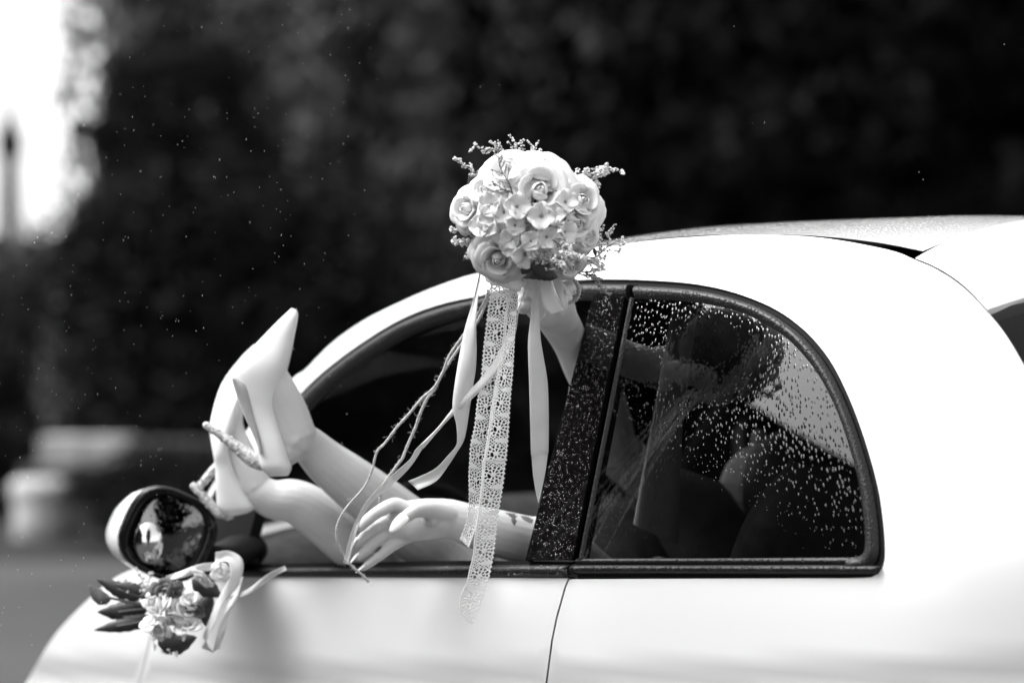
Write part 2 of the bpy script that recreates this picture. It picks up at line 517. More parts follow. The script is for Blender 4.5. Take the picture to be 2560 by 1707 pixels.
# the wood behind: one dark mass
rng = np.random.default_rng(9)
n = 60000
uu = rng.uniform(330, 3400, n); dd = rng.uniform(30, 36, n); zz = rng.uniform(0, 11, n) ** 1.0
pts = np.array([list(at_ground(a, b)) for a, b in zip(uu, dd)]); pts[:, 2] = zz
v, f = leaf_cards(pts, rng.uniform(.16, .34, n), .6, .2, rng)
props(link('woods', cards_mesh('woods', v, f), M['foliage'], None, False), 'dark wood closing off the view behind the trees', 'wood', kind='stuff')

# low stone wall with a pale coping, and a stone pier, both far out of focus
mb = MB(); wl_o = empty('stone_wall', at_ground(300, 16.5), 'low stone wall with a pale coping behind the wing mirror', 'wall')
def wall_piece(mb, u0, u1, d, z0, z1_, th):
    a, b = at_ground(u0, d), at_ground(u1, d)
    c = (a + b) / 2; c.z = (z0 + z1_) / 2
    mb.box(c, ((b - a).length / 2, th / 2, (z1_ - z0) / 2), Matrix.Rotation(TH, 3, 'Z'))
wall_piece(mb, 60, 560, 16.5, 0, .44, .3); mb.build('wall_body', M['dark_stone'], wl_o, False)
for k in range(4):
    mb = MB(); wall_piece(mb, 110 + k * 112, 216 + k * 112, 16.5, .444, .64 - (.02 if k > 1 else 0), .42)
    mb.build('coping_stone', M['stone'] if k < 2 else M['dark_stone'], wl_o, False)
mb = MB(); cs_ = at_ground(105, 15.75)
rows = []
for i in range(11):
    t_ = i / 10; rad_ = .19 * (1 - max(0, t_ - .8) ** 2 * 5) * (1 + .06 * math.sin(9 * t_)); 
    rows.append([cs_ + RT * (math.cos(w) * rad_ * (1 + .10 * math.sin(3 * w + 5 * t_))) + FW * (math.sin(w) * rad_ * .8) + UP * (.40 * t_) for w in [2 * math.pi * j / 16 for j in range(16)]])
mb.grid(rows, True); mb.f.append(tuple(10 * 16 + j for j in range(16)))
pr = mb.build('standing_stone', M['stone'], None)
props(pr, 'pale upright stone on the ground left of the wing mirror', 'stone')
# far treeline closing the view beside the tower
n = 24000
uu = np.concatenate([rng.uniform(-9000, -420, n), rng.uniform(3400, 9000, n // 2)]); dd = rng.uniform(50, 70, len(uu)); zz = rng.uniform(0, 1, len(uu)) ** 1.2 * (5.5 + 2.5 * np.sin(uu / 420) + 1.2 * np.sin(uu / 131))
pts = np.array([list(at_ground(a_, b_)) for a_, b_ in zip(uu, dd)]); pts[:, 2] = np.maximum(zz, .1)
v, f = leaf_cards(pts, rng.uniform(.3, .7, len(uu)), .6, .2, rng)
props(link('treeline', cards_mesh('treeline', v, f), M['foliage'], None, False), 'far dark treeline on both sides of the view', 'treeline', kind='stuff')

# tower in the far haze
tw = empty('tower', at_ground(24, 300), 'slender dark tower with a bulging head and a thin spire, against the white sky', 'tower')
tb = tw.location
def ring_stack(mb, prof, n=12):
    rows = [[(tb.x + r * math.cos(2 * math.pi * j / n), tb.y + r * math.sin(2 * math.pi * j / n), z) for j in range(n)] for r, z in prof]
    mb.grid(rows, True)
mb = MB(); ring_stack(mb, [(2.2, 0), (2.0, 8), (1.5, 10), (1.3, 24.0)]); mb.build('shaft', M['tower'], tw)
mb = MB(); ring_stack(mb, [(1.3, 24.0), (1.9, 24.6), (1.95, 26.4), (1.5, 27.6), (.8, 29.2)]); mb.build('tower_head', M['tower'], tw)
mb = MB(); ring_stack(mb, [(.75, 29.2), (.62, 31.5), (.5, 34.5), (.05, 36.5)]); mb.build('spire', M['tower'], tw)

# what stands across the road and shows in the glass
RG = 'trees reflected in the glass'
tree('broad', (-11.5, -8.0, 0), 0.7, (1.25, 1.25, 1.45), M['foliage'], 'broad_tree', 'tree across the road, its leafy edge mirrored in the rear side window', RG)
tree('round', (6.3, -10.5, 0), 2.1, (1.4, 1.4, 1.3), M['foliage'], 'round_tree', 'unseen tree added across the road to darken the wing mirror', RG)  # added out of view to darken the mirror and the frontal fill
ho = empty('house', (-11.5, -16, 0), 'gabled house across the road, its roofline mirrored in the rear side window', 'house')
mb = MB(); xr, hw_, ze, zr = -11.5, 8.6, 6.05, 11.85
mb.add([(xr - hw_, y, 0) for y in (-13, -20)] + [(xr + hw_, y, 0) for y in (-20, -13)] + [(xr - hw_, -13, ze), (xr - hw_, -20, ze), (xr + hw_, -20, ze), (xr + hw_, -13, ze), (xr, -13, zr), (xr, -20, zr)],
       [(0, 3, 7, 8, 4), (1, 5, 9, 6, 2), (0, 4, 5, 1), (3, 2, 6, 7)])
mb.build('wall', M['brick'], ho, False)
for sg in (-1, 1):
    mb = MB(); e = Vector((xr + sg * (hw_ + .3), 0, ze - .2)); r_ = Vector((xr, 0, zr))
    up_ = Vector((0, 0, .14))
    A_ = [e + Vector((0, -12.7, 0)), e + Vector((0, -20.3, 0)), r_ + Vector((0, -20.3, 0)), r_ + Vector((0, -12.7, 0))]
    mb.add([p + Vector((0, 0, .01)) for p in A_] + [p + up_ for p in A_], [(0, 1, 2, 3), (4, 7, 6, 5), (0, 4, 5, 1), (0, 3, 7, 4), (1, 5, 6, 2)])
    mb.build('roof_slope', M['slate'], ho, False)
for wx, wz in ((-14.5, 2.2), (-8.5, 2.2), (-14.5, 5.0), (-8.5, 5.0), (-11.5, 8.2)):
    mb = MB(); mb.box((wx, -12.97, wz), (.62, .05, .85)); w_ = mb.build('window', M['slate'], ho, False)
    mb = MB(); mb.box((wx, -12.93, wz), (.52, .03, .75)); mb.build('pane', M['gloss_black'], w_, False)

# ------------------------------------------------------------------ the car
car = empty('car', (0, 0, 0), 'white small hatchback, wet with rain, its front side window wide open', 'car')

def inside(poly, x, y):
    c = False; j = len(poly) - 1
    for i in range(len(poly)):
        xi, yi = poly[i]; xj, yj = poly[j]
        if (yi > y) != (yj > y) and x < (xj - xi) * (y - yi) / (yj - yi) + xi: c = not c
        j = i
    return c

def pdist(poly, x, y):
    a = np.array(poly); b = np.roll(a, -1, 0); d = b - a
    t = np.clip(((np.array([x, y]) - a) * d).sum(1) / np.maximum((d * d).sum(1), 1e-12), 0, 1)
    q = a + d * t[:, None]
    return np.min(np.hypot(q[:, 0] - x, q[:, 1] - y))

def panel(name, poly, m, parent, step=0.022, flange=0.014, off=0.0):
    """curved sheet on the car's side, bounded by poly in (x, z), with a turned-in edge"""
    poly = [tuple(p) for p in poly]
    xs = [p[0] for p in poly]; zs = [p[1] for p in poly]
    pts = list(poly); nb = len(poly)
    nx = int((max(xs) - min(xs)) / step) + 1; nz = int((max(zs) - min(zs)) / step) + 1
    for i in range(1, nx):
        for j in range(1, nz):
            x, z = min(xs) + i * step, min(zs) + j * step
            if inside(poly, x, z) and pdist(poly, x, z) > step * .45: pts.append((x, z))
    vv, ee, ff, *_ = delaunay_2d_cdt([Vector(p) for p in pts], [(i, (i + 1) % nb) for i in range(nb)], [], 1, 1e-6)
    co = [lift((p.x, p.y), off) for p in vv]; nr = [Sn(p.x, p.y) for p in vv]
    ff = [list(f) for f in ff]
    fixed = []
    for f in ff:
        nn = (co[f[1]] - co[f[0]]).cross(co[f[2]] - co[f[0]])
        fixed.append(f if nn.dot(nr[f[0]]) > 0 else f[::-1])
    if flange:
        b = len(co)
        for p in poly:
            c = lift(p, off); n_ = Sn(*p); co.append(c); nr.append(n_)
            co.append(c - n_ * flange); nr.append(n_)
        for i in range(nb):
            k = (i + 1) % nb
            fixed.append([b + 2 * i, b + 2 * k, b + 2 * k + 1, b + 2 * i + 1])
        for i in range(nb):
            p, q = Vector(poly[i - 1]), Vector(poly[(i + 1) % nb])
            e = (lift(q) - lift(p)).normalized(); n_ = Sn(*poly[i])
            s = e.cross(n_)
            nr[b + 2 * i + 1] = s; nr[b + 2 * i] = (n_ + s * .4).normalized()
    me = bpy.data.meshes.new(name)
    me.from_pydata([tuple(c) for c in co], [], fixed)
    o = link(name, me, m, parent)
    me.normals_split_custom_set_from_vertices([tuple(x) for x in nr])
    return o

def px_curve(pts, n):
    return [hit(p) for p in catmull(pts, n)]

def strip(name, A, B, n, m, prof, mt, parent, off=0.002):
    """trim between two traced edges; prof(s) = how far it stands proud"""
    a = px_curve(A, n); b = px_curve(B, n)
    mb = MB(); rows = []; ea = []; eb = []
    for i in range(n):
        row = []
        for s in [j / m for j in range(m + 1)]:
            x = a[i][0] * (1 - s) + b[i][0] * s; z = a[i][1] * (1 - s) + b[i][1] * s
            row.append(lift((x, z), off + prof(s)))
        rows.append(row)
        ea.append([row[0], lift(a[i], -.012)]); eb.append([row[-1], lift(b[i], -.012)])
    mb.grid(rows); mb.grid(ea); mb.grid(eb)
    e = len(rows)
    for r in (rows[0], rows[-1]):
        back = [p + Vector((0, .012, 0)) for p in r]
        mb.grid([r, back])
    me = mb.mesh(name)
    bm = bmesh.new(); bm.from_mesh(me); bmesh.ops.recalc_face_normals(bm, faces=bm.faces)
    bm.to_mesh(me); bm.free()
    return link(name, me, mt, parent)

rail_out = [(735, 943), (762, 925), (827, 860), (903, 805), (980, 765), (1067, 726), (1155, 694), (1208, 680), (1300, 655), (1420, 627), (1550, 611), (1633, 601), (1725, 593), (1860, 587), (1996, 590), (2086, 599), (2176, 615), (2244, 631), (2286, 649), (2334, 669), (2379, 696), (2424, 732), (2469, 780), (2514, 836), (2560, 913), (2610, 1010), (2660, 1130)]
pillar_out = [(420, 1375), (480, 1300), (530, 1215), (590, 1115), (660, 1020)]
rail_in = [(754, 980), (820, 918), (916, 848), (1011, 793), (1107, 758), (1203, 738), (1300, 716), (1400, 703), (1492, 698), (1592, 699)]
pillar_in = [(590, 1442), (592, 1350), (610, 1250), (645, 1140), (690, 1060)]
q_out = [(1592, 699), (1703, 706), (1788, 719), (1862, 740), (1931, 769), (1984, 803), (2032, 846), (2074, 899), (2106, 957), (2138, 1031), (2169, 1121), (2196, 1222), (2209, 1312), (2213, 1380), (2209, 1412), (2196, 1433), (2175, 1443), (2120, 1445)]
q_bot = [(2120, 1445), (2021, 1445), (1651, 1446), (1433, 1447)]
seam = [(1421, 1448), (1413, 1467), (1404, 1499), (1391, 1546), (1380, 1600), (1366, 1707)]
door_bot = [(590, 1442), (820, 1443), (1200, 1443.5), (1421, 1445)]

seam_xz = [hit(p) for p in seam]
sx_last = seam_xz[-1][0]
low = 0.28
def shift(c, d): return [(x + d, z) for x, z in c]
# rear quarter, roof rail and windscreen pillar: one white pressing
outer = px_curve(pillar_out + rail_out, 150)
q_edge = px_curve(q_out, 60) + px_curve(q_bot, 20)[1:]
inner = px_curve(pillar_in + rail_in, 70)
back_x = 1.05
body_poly = [(sx_last - .01, low)] + shift(seam_xz[::-1], .0018) + q_edge[::-1][0:-1] + inner[::-1] + outer
tail = [p for p in outer][-1]
body_poly = body_poly + [(tail[0] + .05, tail[1] - .06), (back_x - .12, .95), (back_x, .80), (back_x, low)]
clean = [body_poly[0]]
for p in body_poly[1:]:
    if math.hypot(p[0] - clean[-1][0], p[1] - clean[-1][1]) > .0015: clean.append(p)
body = panel('body_side', clean, M['paint'], car)
# door skin
front_seam = [hit((385, 1545)), hit((372, 1611)), hit((348, 1707))]
fs = [(front_seam[0][0] + .0, zbelt(front_seam[0][0]) - .035)] + front_seam
door_top = px_curve(door_bot, 40)
door_poly = door_top[1:] + shift(seam_xz, -.0018) + [(sx_last - .012, low), (front_seam[-1][0] + .01, low)] + shift(front_seam[::-1], .0016) + [(fs[0][0] + .001, door_top[0][1] - .004)]
door = panel('door', door_poly, M['paint'], car)
# front wing
wing_top = px_curve([(20, 1790), (65, 1707), (120, 1611), (163, 1556), (229, 1491), (283, 1448), (327, 1426), (400, 1402), (470, 1408)], 40)
wing_poly = [(fs[0][0] - .0016, door_top[0][1] - .004)] + shift(front_seam, -.0016) + [(front_seam[-1][0] + .006, low), (wing_top[0][0] - .1, low)] + wing_top
wing = panel('front_wing', wing_poly, M['paint'], car)
# black strips standing in for the shade inside the door gaps
mb = MB()
for c in (seam_xz, front_seam):
    rows = [[lift((x - .012, z), -.013), lift((x + .012, z), -.013)] for x, z in c + [(c[-1][0], low)]]
    mb = MB(); mb.grid(rows)
    mb.build('gap_strip', M['rubber'], car)

WID = 1.60
def far(p): return Vector((p[0], WID - p[1], p[2]))
def across(name, near, crown, m, parent, n=24, power=2.2, bow=0.0):
    """sheet from a near edge to its mirror image on the far side, crowned"""
    mb = MB(); rows = []
    for p, h in zip(near, crown):
        row = []
        for j in range(n + 1):
            s = j / n; k = 1 - abs(2 * s - 1) ** power
            row.append(Vector((p[0] + bow * k, p[1] + (WID - 2 * p[1]) * s, p[2] + h * k)))
        rows.append(row)
    mb.grid(rows)
    return mb.build(name, m, parent)

roof_px = [(1208, 679), (1300, 654), (1420, 626), (1550, 610), (1640, 598), (1725, 590), (1860, 586.5), (1996, 588), (2086, 593.5), (2176, 604), (2244, 615), (2307, 628)]
roof_near = [lift(xz) + Vector((0, .012 + .012 * i / 39, 0.0)) for i, xz in enumerate(px_curve(roof_px, 40))]
for i, p in enumerate(roof_near):            # keep the traced outline while standing further in
    xz = px_curve(roof_px, 40)[i]; q = lift(xz); dr = (q - CAM)
    roof_near[i] = CAM + dr * ((p.y - CAM.y) / dr.y)
crowns = []
for p in roof_near:
    tgt = float(np.interp(p.x, [-1.0, -.6, -.36, -.08, .32, .6], [1.36, 1.44, 1.474, 1.494, 1.496, 1.485]))
    crowns.append(max(.012, tgt - p.z))
roof = across('roof', roof_near, crowns, M['wet_paint'], car)
# windscreen and bonnet
ws = [lift(xz) + Vector((-.004, .004, 0)) for xz in px_curve(pillar_out + rail_out[:9], 30)]
across('windscreen', ws, [.02] * 30, M['clear_glass'], car, bow=-.16)
wt = [lift(xz, -.001) for xz in wing_top]
across('bonnet', wt, [.05] * 40, M['paint'], car, bow=-.12, power=2.5)
# spoiler
crease0 = roof_near[-1] + Vector((.004, 0, 0))
sp_seam = [lift(xz, .003) for xz in px_curve([(2290, 648), (2334, 666), (2379, 692), (2424, 728), (2468, 776)], 12)]
mb = MB(); rows = []
K = 12; Nn = 26
for i in range(K):
    a = i / (K - 1)
    pn = sp_seam[i]
    base = crease0.lerp(sp_seam[-1], a)
    row = []
    for j in range(Nn + 1):
        s = j / Nn * .5
        k = 1 - abs(2 * s - 1) ** 2.2
        hcrown = (1.488 - crease0.z) * (1 - a) + (1.405 - sp_seam[-1].z) * a
        zq = base.z + .045 * math.sin(math.pi * min(a * 1.0, 1)) * .8 + hcrown * k
        xq = base.x + (-.03 * (1 - a) + .06 * a) * k
        yq = base.y + (WID / 2 - base.y) * (2 * s)
        w = max(0, 1 - j / 4) ** 1.5
        q = Vector((xq, yq, zq)).lerp(pn, w)
        row.append(q)
    rows.append(row + [far(p) for p in row[::-1][1:]])
mb.grid(rows)
lip = [p.copy() + Vector((-.004, .003, -.022)) for p in rows[-1]]
under = [p.copy() + Vector((-.16, 0, -.03)) for p in rows[-1]]
mb.grid([rows[-1], lip, under])
spoiler = mb.build('spoiler', M['paint'], car)
# tailgate: rear window below the spoiler, white lower part
near_rw = [lift(xz, -.006) for xz in px_curve([(2462, 775), (2514, 838), (2560, 914), (2610, 1010), (2660, 1130)], 14)]
across('rear_window', near_rw, [.05 * (1 - i / 13) + .01 for i in range(14)], M['rear_glass'], car, bow=.10)
lowt = [Vector((p[0], p[1], p[2])) for p in (near_rw[-1] + Vector((.004, 0, -.003)), Vector((.95, .34, .9)), Vector((1.05, .42, .8)), Vector((1.05, .42, low)))]
across('tailgate', lowt, [.01] * 4, M['paint'], car, bow=.12)
# black gap between rail and roof
gap = [lift(xz, -.02) + Vector((0, .014, 0)) for xz in px_curve([(1800, 588), (1996, 592), (2086, 601), (2176, 617), (2244, 633), (2300, 655)], 24)]
mb = MB(); mb.grid([[p + Vector((0, -.03, -.02)), p + Vector((0, .05, -.004))] for p in gap]); mb.build('roof_gutter', M['rubber'], car)

# side glazing and its trims
pf = [(1489, 745), (1320, 1402)]; pr_ = [(1567, 747), (1437, 1402)]
gl_left = [(1581, 748), (1460, 1395)]
g_in = [(1590, 748), (1703, 753), (1783, 764), (1862, 785), (1942, 827), (1995, 872), (2048, 939), (2090, 1021), (2122, 1111), (2148, 1211), (2161, 1312), (2163, 1360), (2159, 1382), (2148, 1391), (2120, 1394)]
glass_poly = px_curve(g_in, 60) + px_curve([(2120, 1394), (1800, 1395), (1455, 1396)], 16)[1:] + px_curve([(1455, 1396), (1585, 746)], 20)[1:-1]
panel('quarter_window', glass_poly, M['glass'], car, .03, 0, .001)
bump = lambda h, c=.45: (lambda s: h * max(0, 1 - ((s - c) / .62) ** 2))
# outer seal and moulding round the rear side window
mid = lambda A, B, t: [(a[0] * (1 - t) + b[0] * t, a[1] * (1 - t) + b[1] * t) for a, b in zip(A, B)]
qa = catmull(q_out, 60); ga = catmull(g_in, 60)
m1 = mid(qa, ga, .28); m1b = mid(qa, ga, .31)
strip('window_seal', qa, m1, 80, 3, lambda s: -.004, M['rubber'], car, 0)
strip('window_moulding', m1b, mid(qa, ga, 1.02), 80, 8, lambda s: .009 * math.sin(math.pi * min(1, s * 1.02)) ** .7, M['trim'], car, 0)
strip('belt_seal', [(2190, 1437), (2120, 1445), (1651, 1446), (1440, 1446.5)], [(2190, 1430), (2120, 1434), (1651, 1433), (1440, 1433)], 30, 2, lambda s: -.004, M['rubber'], car, 0)
strip('belt_moulding', [(2202, 1420), (2190, 1432), (2150, 1435), (1651, 1434), (1445, 1434), (1434, 1430)], [(2203, 1416), (2180, 1412), (2130, 1411), (1651, 1411), (1447, 1411), (1433, 1416)], 60, 8, lambda s: .010 * math.sin(math.pi * s) ** .6, M['trim'], car, 0)
strip('window_ledge', [(2160, 1411), (1800, 1410), (1440, 1410)], [(2155, 1392), (1800, 1394), (1443, 1395)], 30, 4, lambda s: .004 * math.sin(math.pi * s), M['trim'], car, 0)
# door pillar cover, rubber channel
strip('pillar_cover', pf, pr_, 30, 4, lambda s: .003, M['gloss_black'], car, .004)
strip('pillar_seal', [(1569, 747), (1439, 1402)], [(1574, 747), (1445, 1400)], 24, 2, lambda s: -.006, M['rubber'], car, 0)
strip('window_channel', [(1575, 747), (1446, 1400)], [(1586, 747), (1460, 1398)], 24, 5, lambda s: .005 * math.sin(math.pi * s), M['trim'], car, 0)
# upper door frame
ri = catmull(pillar_in[2:] + rail_in, 70)
fr_in = [(640, 1260), (672, 1160), (715, 1085), (769, 1015), (830, 957), (922, 888), (1015, 833), (1110, 797), (1207, 772), (1300, 754), (1400, 745), (1492, 743), (1586, 744)]
fi = catmull(fr_in, 70)
strip('frame_seal', ri, mid(ri, fi, .25), 70, 3, lambda s: -.004, M['rubber'], car, 0)
strip('frame_moulding', mid(ri, fi, .28)[:-1], fi[:-1], 70, 7, lambda s: .008 * math.sin(math.pi * s) ** .6, M['trim'], car, 0)
strip('mirror_panel', [(512, 1424), (515, 1350), (532, 1270), (568, 1190)], [(634, 1408), (636, 1350), (650, 1290), (668, 1200)], 24, 6, lambda s: .006 * math.sin(math.pi * s), M['rubber'], car, .012)
# sill of the open window
strip('sill_seal', [(592, 1424), (900, 1416), (1150, 1411), (1424, 1410)], [(592, 1409), (900, 1404), (1150, 1400), (1424, 1403)], 40, 3, lambda s: -.003, M['rubber'], car, 0)
strip('sill_moulding', [(590, 1440), (820, 1442), (1200, 1442), (1412, 1443), (1419, 1438)], [(590, 1421), (820, 1417), (1200, 1412), (1414, 1410), (1420, 1414)], 60, 8, lambda s: .010 * math.sin(math.pi * s) ** .6, M['trim'], car, 0)

# cabin
lining = []
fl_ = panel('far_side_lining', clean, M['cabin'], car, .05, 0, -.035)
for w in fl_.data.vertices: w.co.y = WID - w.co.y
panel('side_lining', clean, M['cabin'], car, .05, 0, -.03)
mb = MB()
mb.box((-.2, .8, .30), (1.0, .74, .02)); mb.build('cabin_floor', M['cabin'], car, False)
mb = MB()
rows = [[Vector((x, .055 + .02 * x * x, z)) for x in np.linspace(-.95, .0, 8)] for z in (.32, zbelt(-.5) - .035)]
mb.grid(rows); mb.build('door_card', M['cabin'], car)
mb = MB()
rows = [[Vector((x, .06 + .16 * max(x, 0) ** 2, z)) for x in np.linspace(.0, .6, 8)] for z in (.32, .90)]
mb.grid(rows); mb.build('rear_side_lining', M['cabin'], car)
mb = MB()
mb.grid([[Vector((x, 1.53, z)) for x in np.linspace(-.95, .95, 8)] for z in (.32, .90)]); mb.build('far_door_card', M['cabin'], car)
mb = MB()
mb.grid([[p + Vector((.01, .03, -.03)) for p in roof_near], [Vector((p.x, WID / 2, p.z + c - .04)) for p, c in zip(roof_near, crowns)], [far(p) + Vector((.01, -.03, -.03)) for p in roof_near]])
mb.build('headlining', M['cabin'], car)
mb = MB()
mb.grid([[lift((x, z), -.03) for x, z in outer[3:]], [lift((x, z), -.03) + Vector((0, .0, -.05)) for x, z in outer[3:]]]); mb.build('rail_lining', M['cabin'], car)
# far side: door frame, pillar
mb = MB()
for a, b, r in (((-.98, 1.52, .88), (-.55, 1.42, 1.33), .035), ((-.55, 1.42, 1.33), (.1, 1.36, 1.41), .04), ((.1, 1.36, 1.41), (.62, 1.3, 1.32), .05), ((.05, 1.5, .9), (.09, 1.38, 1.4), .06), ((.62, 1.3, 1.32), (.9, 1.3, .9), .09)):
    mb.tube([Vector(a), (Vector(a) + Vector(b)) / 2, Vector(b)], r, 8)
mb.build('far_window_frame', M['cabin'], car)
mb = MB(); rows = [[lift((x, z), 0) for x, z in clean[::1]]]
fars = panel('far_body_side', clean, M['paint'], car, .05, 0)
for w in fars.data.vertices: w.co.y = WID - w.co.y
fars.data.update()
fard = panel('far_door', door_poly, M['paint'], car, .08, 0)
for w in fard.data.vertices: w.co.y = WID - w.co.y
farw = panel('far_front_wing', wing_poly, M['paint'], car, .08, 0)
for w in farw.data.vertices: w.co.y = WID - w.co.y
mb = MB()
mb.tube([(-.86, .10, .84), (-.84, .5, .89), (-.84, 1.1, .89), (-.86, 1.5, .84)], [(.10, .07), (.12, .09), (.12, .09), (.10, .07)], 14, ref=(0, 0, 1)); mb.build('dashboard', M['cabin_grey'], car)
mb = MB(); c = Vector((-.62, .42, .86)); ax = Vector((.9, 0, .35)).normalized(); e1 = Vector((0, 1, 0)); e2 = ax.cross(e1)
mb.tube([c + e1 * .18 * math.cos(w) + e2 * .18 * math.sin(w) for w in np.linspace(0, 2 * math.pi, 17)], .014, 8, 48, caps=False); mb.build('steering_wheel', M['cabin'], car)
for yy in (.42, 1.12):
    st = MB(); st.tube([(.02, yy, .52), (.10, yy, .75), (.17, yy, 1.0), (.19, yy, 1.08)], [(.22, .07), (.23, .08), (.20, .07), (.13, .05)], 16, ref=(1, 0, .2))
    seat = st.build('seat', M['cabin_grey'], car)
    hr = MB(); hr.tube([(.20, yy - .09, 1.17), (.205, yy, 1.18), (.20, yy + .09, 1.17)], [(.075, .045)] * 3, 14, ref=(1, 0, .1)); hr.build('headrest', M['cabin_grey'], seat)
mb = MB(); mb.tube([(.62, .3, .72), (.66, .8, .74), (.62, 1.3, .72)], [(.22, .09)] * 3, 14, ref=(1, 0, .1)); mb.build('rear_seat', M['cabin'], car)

A_ = [(775, 150), (690, 640), (630, 960), (578, 1250)]; B_ = [(885, 190), (815, 700), (795, 1000), (788, 1345)]
mb = MB(); rows = []
for a_, b_ in zip(catmull([z6(p) for p in A_], 14), catmull([z6(p) for p in B_], 14)):
    pa, pb = P(a_[0], a_[1], 3.74), P(b_[0], b_[1], 3.80)
    rows.append([pa + FW * .03, pa, pa.lerp(pb, .3) - FW * .006, pa.lerp(pb, .7) - FW * .006, pb, pb + FW * .03])
mb.grid(rows); mb.build('pale_slab', M['slab_grey'], car)  # slab added for the pale shape seen in the rear side glass
# rain drops clinging to pillar, glass and mouldings: real little domes
def drop_domes(name, poly, n, rmin, rmax, parent, off, seed, mt='drop', stretch=1.5):
    rr = random.Random(seed); mb = MB()
    xs = [p[0] for p in poly]; ys = [p[1] for p in poly]
    k = 0
    while k < n:
        u, v = rr.uniform(min(xs), max(xs)), rr.uniform(min(ys), max(ys))
        if not inside(poly, u, v): continue
        k += 1
        x, z = hit((u, v)); nn = Sn(x, z); c = lift((x, z), off)
        up = (Vector((.15, 0, 1)) - nn * nn.dot(Vector((.15, 0, 1)))).normalized(); sd = nn.cross(up)
        r = rmin + (rmax - rmin) * rr.random() ** 2.5
        st = rr.uniform(.8, stretch)
        vs = [c + nn * r * .55]
        for q, h in ((.62, .42), (1.0, 0)):
            for j in range(8):
                w = j * math.pi / 4
                vs.append(c + sd * (math.cos(w) * r * q) + up * (math.sin(w) * r * q * st) + nn * (h * r))
        fs_ = [(0, 1 + j, 1 + (j + 1) % 8) for j in range(8)] + [(1 + j, 9 + j, 9 + (j + 1) % 8, 1 + (j + 1) % 8) for j in range(8)]
        mb.add(vs, fs_)
    o = mb.build(name, M[mt], parent)
    o['kind'] = 'stuff'
    return o
pc = bpy.data.objects['pillar_cover']; qw = bpy.data.objects['quarter_window']
drop_domes('rain_drops', pf[:1] + pr_ + pf[1:], 1900, .0004, .0017, pc, .0072, 3, 'drop_bright')
drop_domes('rain_drops', [(1586, 752), (1783, 770), (1862, 795), (1940, 835), (2040, 945), (2110, 1111), (2150, 1312), (2150, 1388), (1465, 1390)], 340, .0003, .0009, qw, .0012, 4)
drop_domes('rain_drops', [(1100, 1440), (1410, 1440), (1410, 1414), (1100, 1416)], 220, .0006, .0017, bpy.data.objects['sill_moulding'], .0085, 5, 'drop_bright')
drop_domes('rain_drops', [(1400, 640), (1700, 610), (1900, 640), (1960, 730), (1800, 690), (1600, 690), (1420, 692)], 420, .0008, .0024, body, .0002, 6)

# wing mirror
mir = MB()
md = 3.92
def ellrow(c, a, b, d, n=32, sq=2.7, rot=0.0):
    row = []
    for j in range(n):
        w = 2 * math.pi * j / n
        cx = math.copysign(abs(math.cos(w)) ** (2 / sq), math.cos(w)) * a; cy = math.copysign(abs(math.sin(w)) ** (2 / sq), math.sin(w)) * b
        q = z9((c[0] + cx * math.cos(rot) - cy * math.sin(rot), c[1] + cx * math.sin(rot) + cy * math.cos(rot)))
        row.append(P(q[0], q[1], d))
    return row
rows = [ellrow((1075, 600), 290, 285, md + .012, rot=.42), ellrow((1040, 615), 320, 272, md + .05, rot=.42), ellrow((985, 630), 300, 225, md + .10, rot=.42), ellrow((940, 640), 225, 160, md + .15, rot=.42), ellrow((930, 620), 120, 100, md + .18), ellrow((925, 620), 10, 8, md + .185)]
mir.grid(rows, True)
mroot = mir.build('wing_mirror', M['paint'], car)
mb = MB()
rows = [ellrow((1070, 605), 299, 292, md + .03, rot=.42), ellrow((1085, 605), 304, 292, md + .004, rot=.42), ellrow((1085, 606), 290, 278, md - .008, rot=.42), ellrow((1078, 608), 235, 255, md - .006, rot=.42), ellrow((1076, 610), 222, 246, md + .012, rot=.42)]
mb.grid(rows, True); mb.build('mirror_rim', M['gloss_black'], mroot)
mb = MB()
gc = z9((1074, 610)); cc = P(gc[0], gc[1], md + .007)
ring = ellrow((1074, 610), 224, 248, md + .008, rot=.42)
rows = []
for k in (1, .75, .5, .25, .02):
    rows.append([cc + (p - cc) * k - FW * (.010 * (1 - k * k)) for p in ring])
# turn the glass a little outwards, as a driver's mirror is
mb.grid(rows, True); mg = mb.build('mirror_glass', M['mirror'], mroot)
mb = MB()
g2 = z9((960, 665)); c2 = P(g2[0], g2[1], md - .002)
rows = [[c2 + (RT * math.cos(w) * .023 + UP * math.sin(w) * .034) * k - FW * (.010 * (1 - k * k)) for w in np.linspace(0, 2 * math.pi, 24, endpoint=False)] for k in (1, .9, .75, .5, .25, .02)]
mb.grid(rows, True); mb.build('reflection_disc', M['disc_silver'], mroot)  # convex disc added in place of a round reflection in the mirror
mb = MB()
fz = hit((600, 1380)); fp = lift(fz, 0)
mb.tube([P(*z9((1250, 760)), md + .05), P(*z9((1400, 770)), md + .03), fp + Vector((0, -.01, 0)), fp + Vector((0, .02, 0))], [(.035, .02), (.035, .022), (.05, .03), (.05, .03)], 12); mb.build('mirror_arm', M['rubber'], mroot)

# ------------------------------------------------------------------ the woman
person_root = Vector((.35, .5, .55))
per = empty('person', person_root, 'woman lying in the car, crossed legs and one hand outside the window, raising a bouquet', 'person')
bm_ = MB()
t5 = lambda x, y, d: P(*z5((x, y)), d)
t3 = lambda x, y, d: P(*z3((x, y)), d)
t2 = lambda x, y, d: P(*z2((x, y)), d)
K5 = 2.703 * FOC / 3.85   # zoom px per metre
r5 = lambda px: px / K5
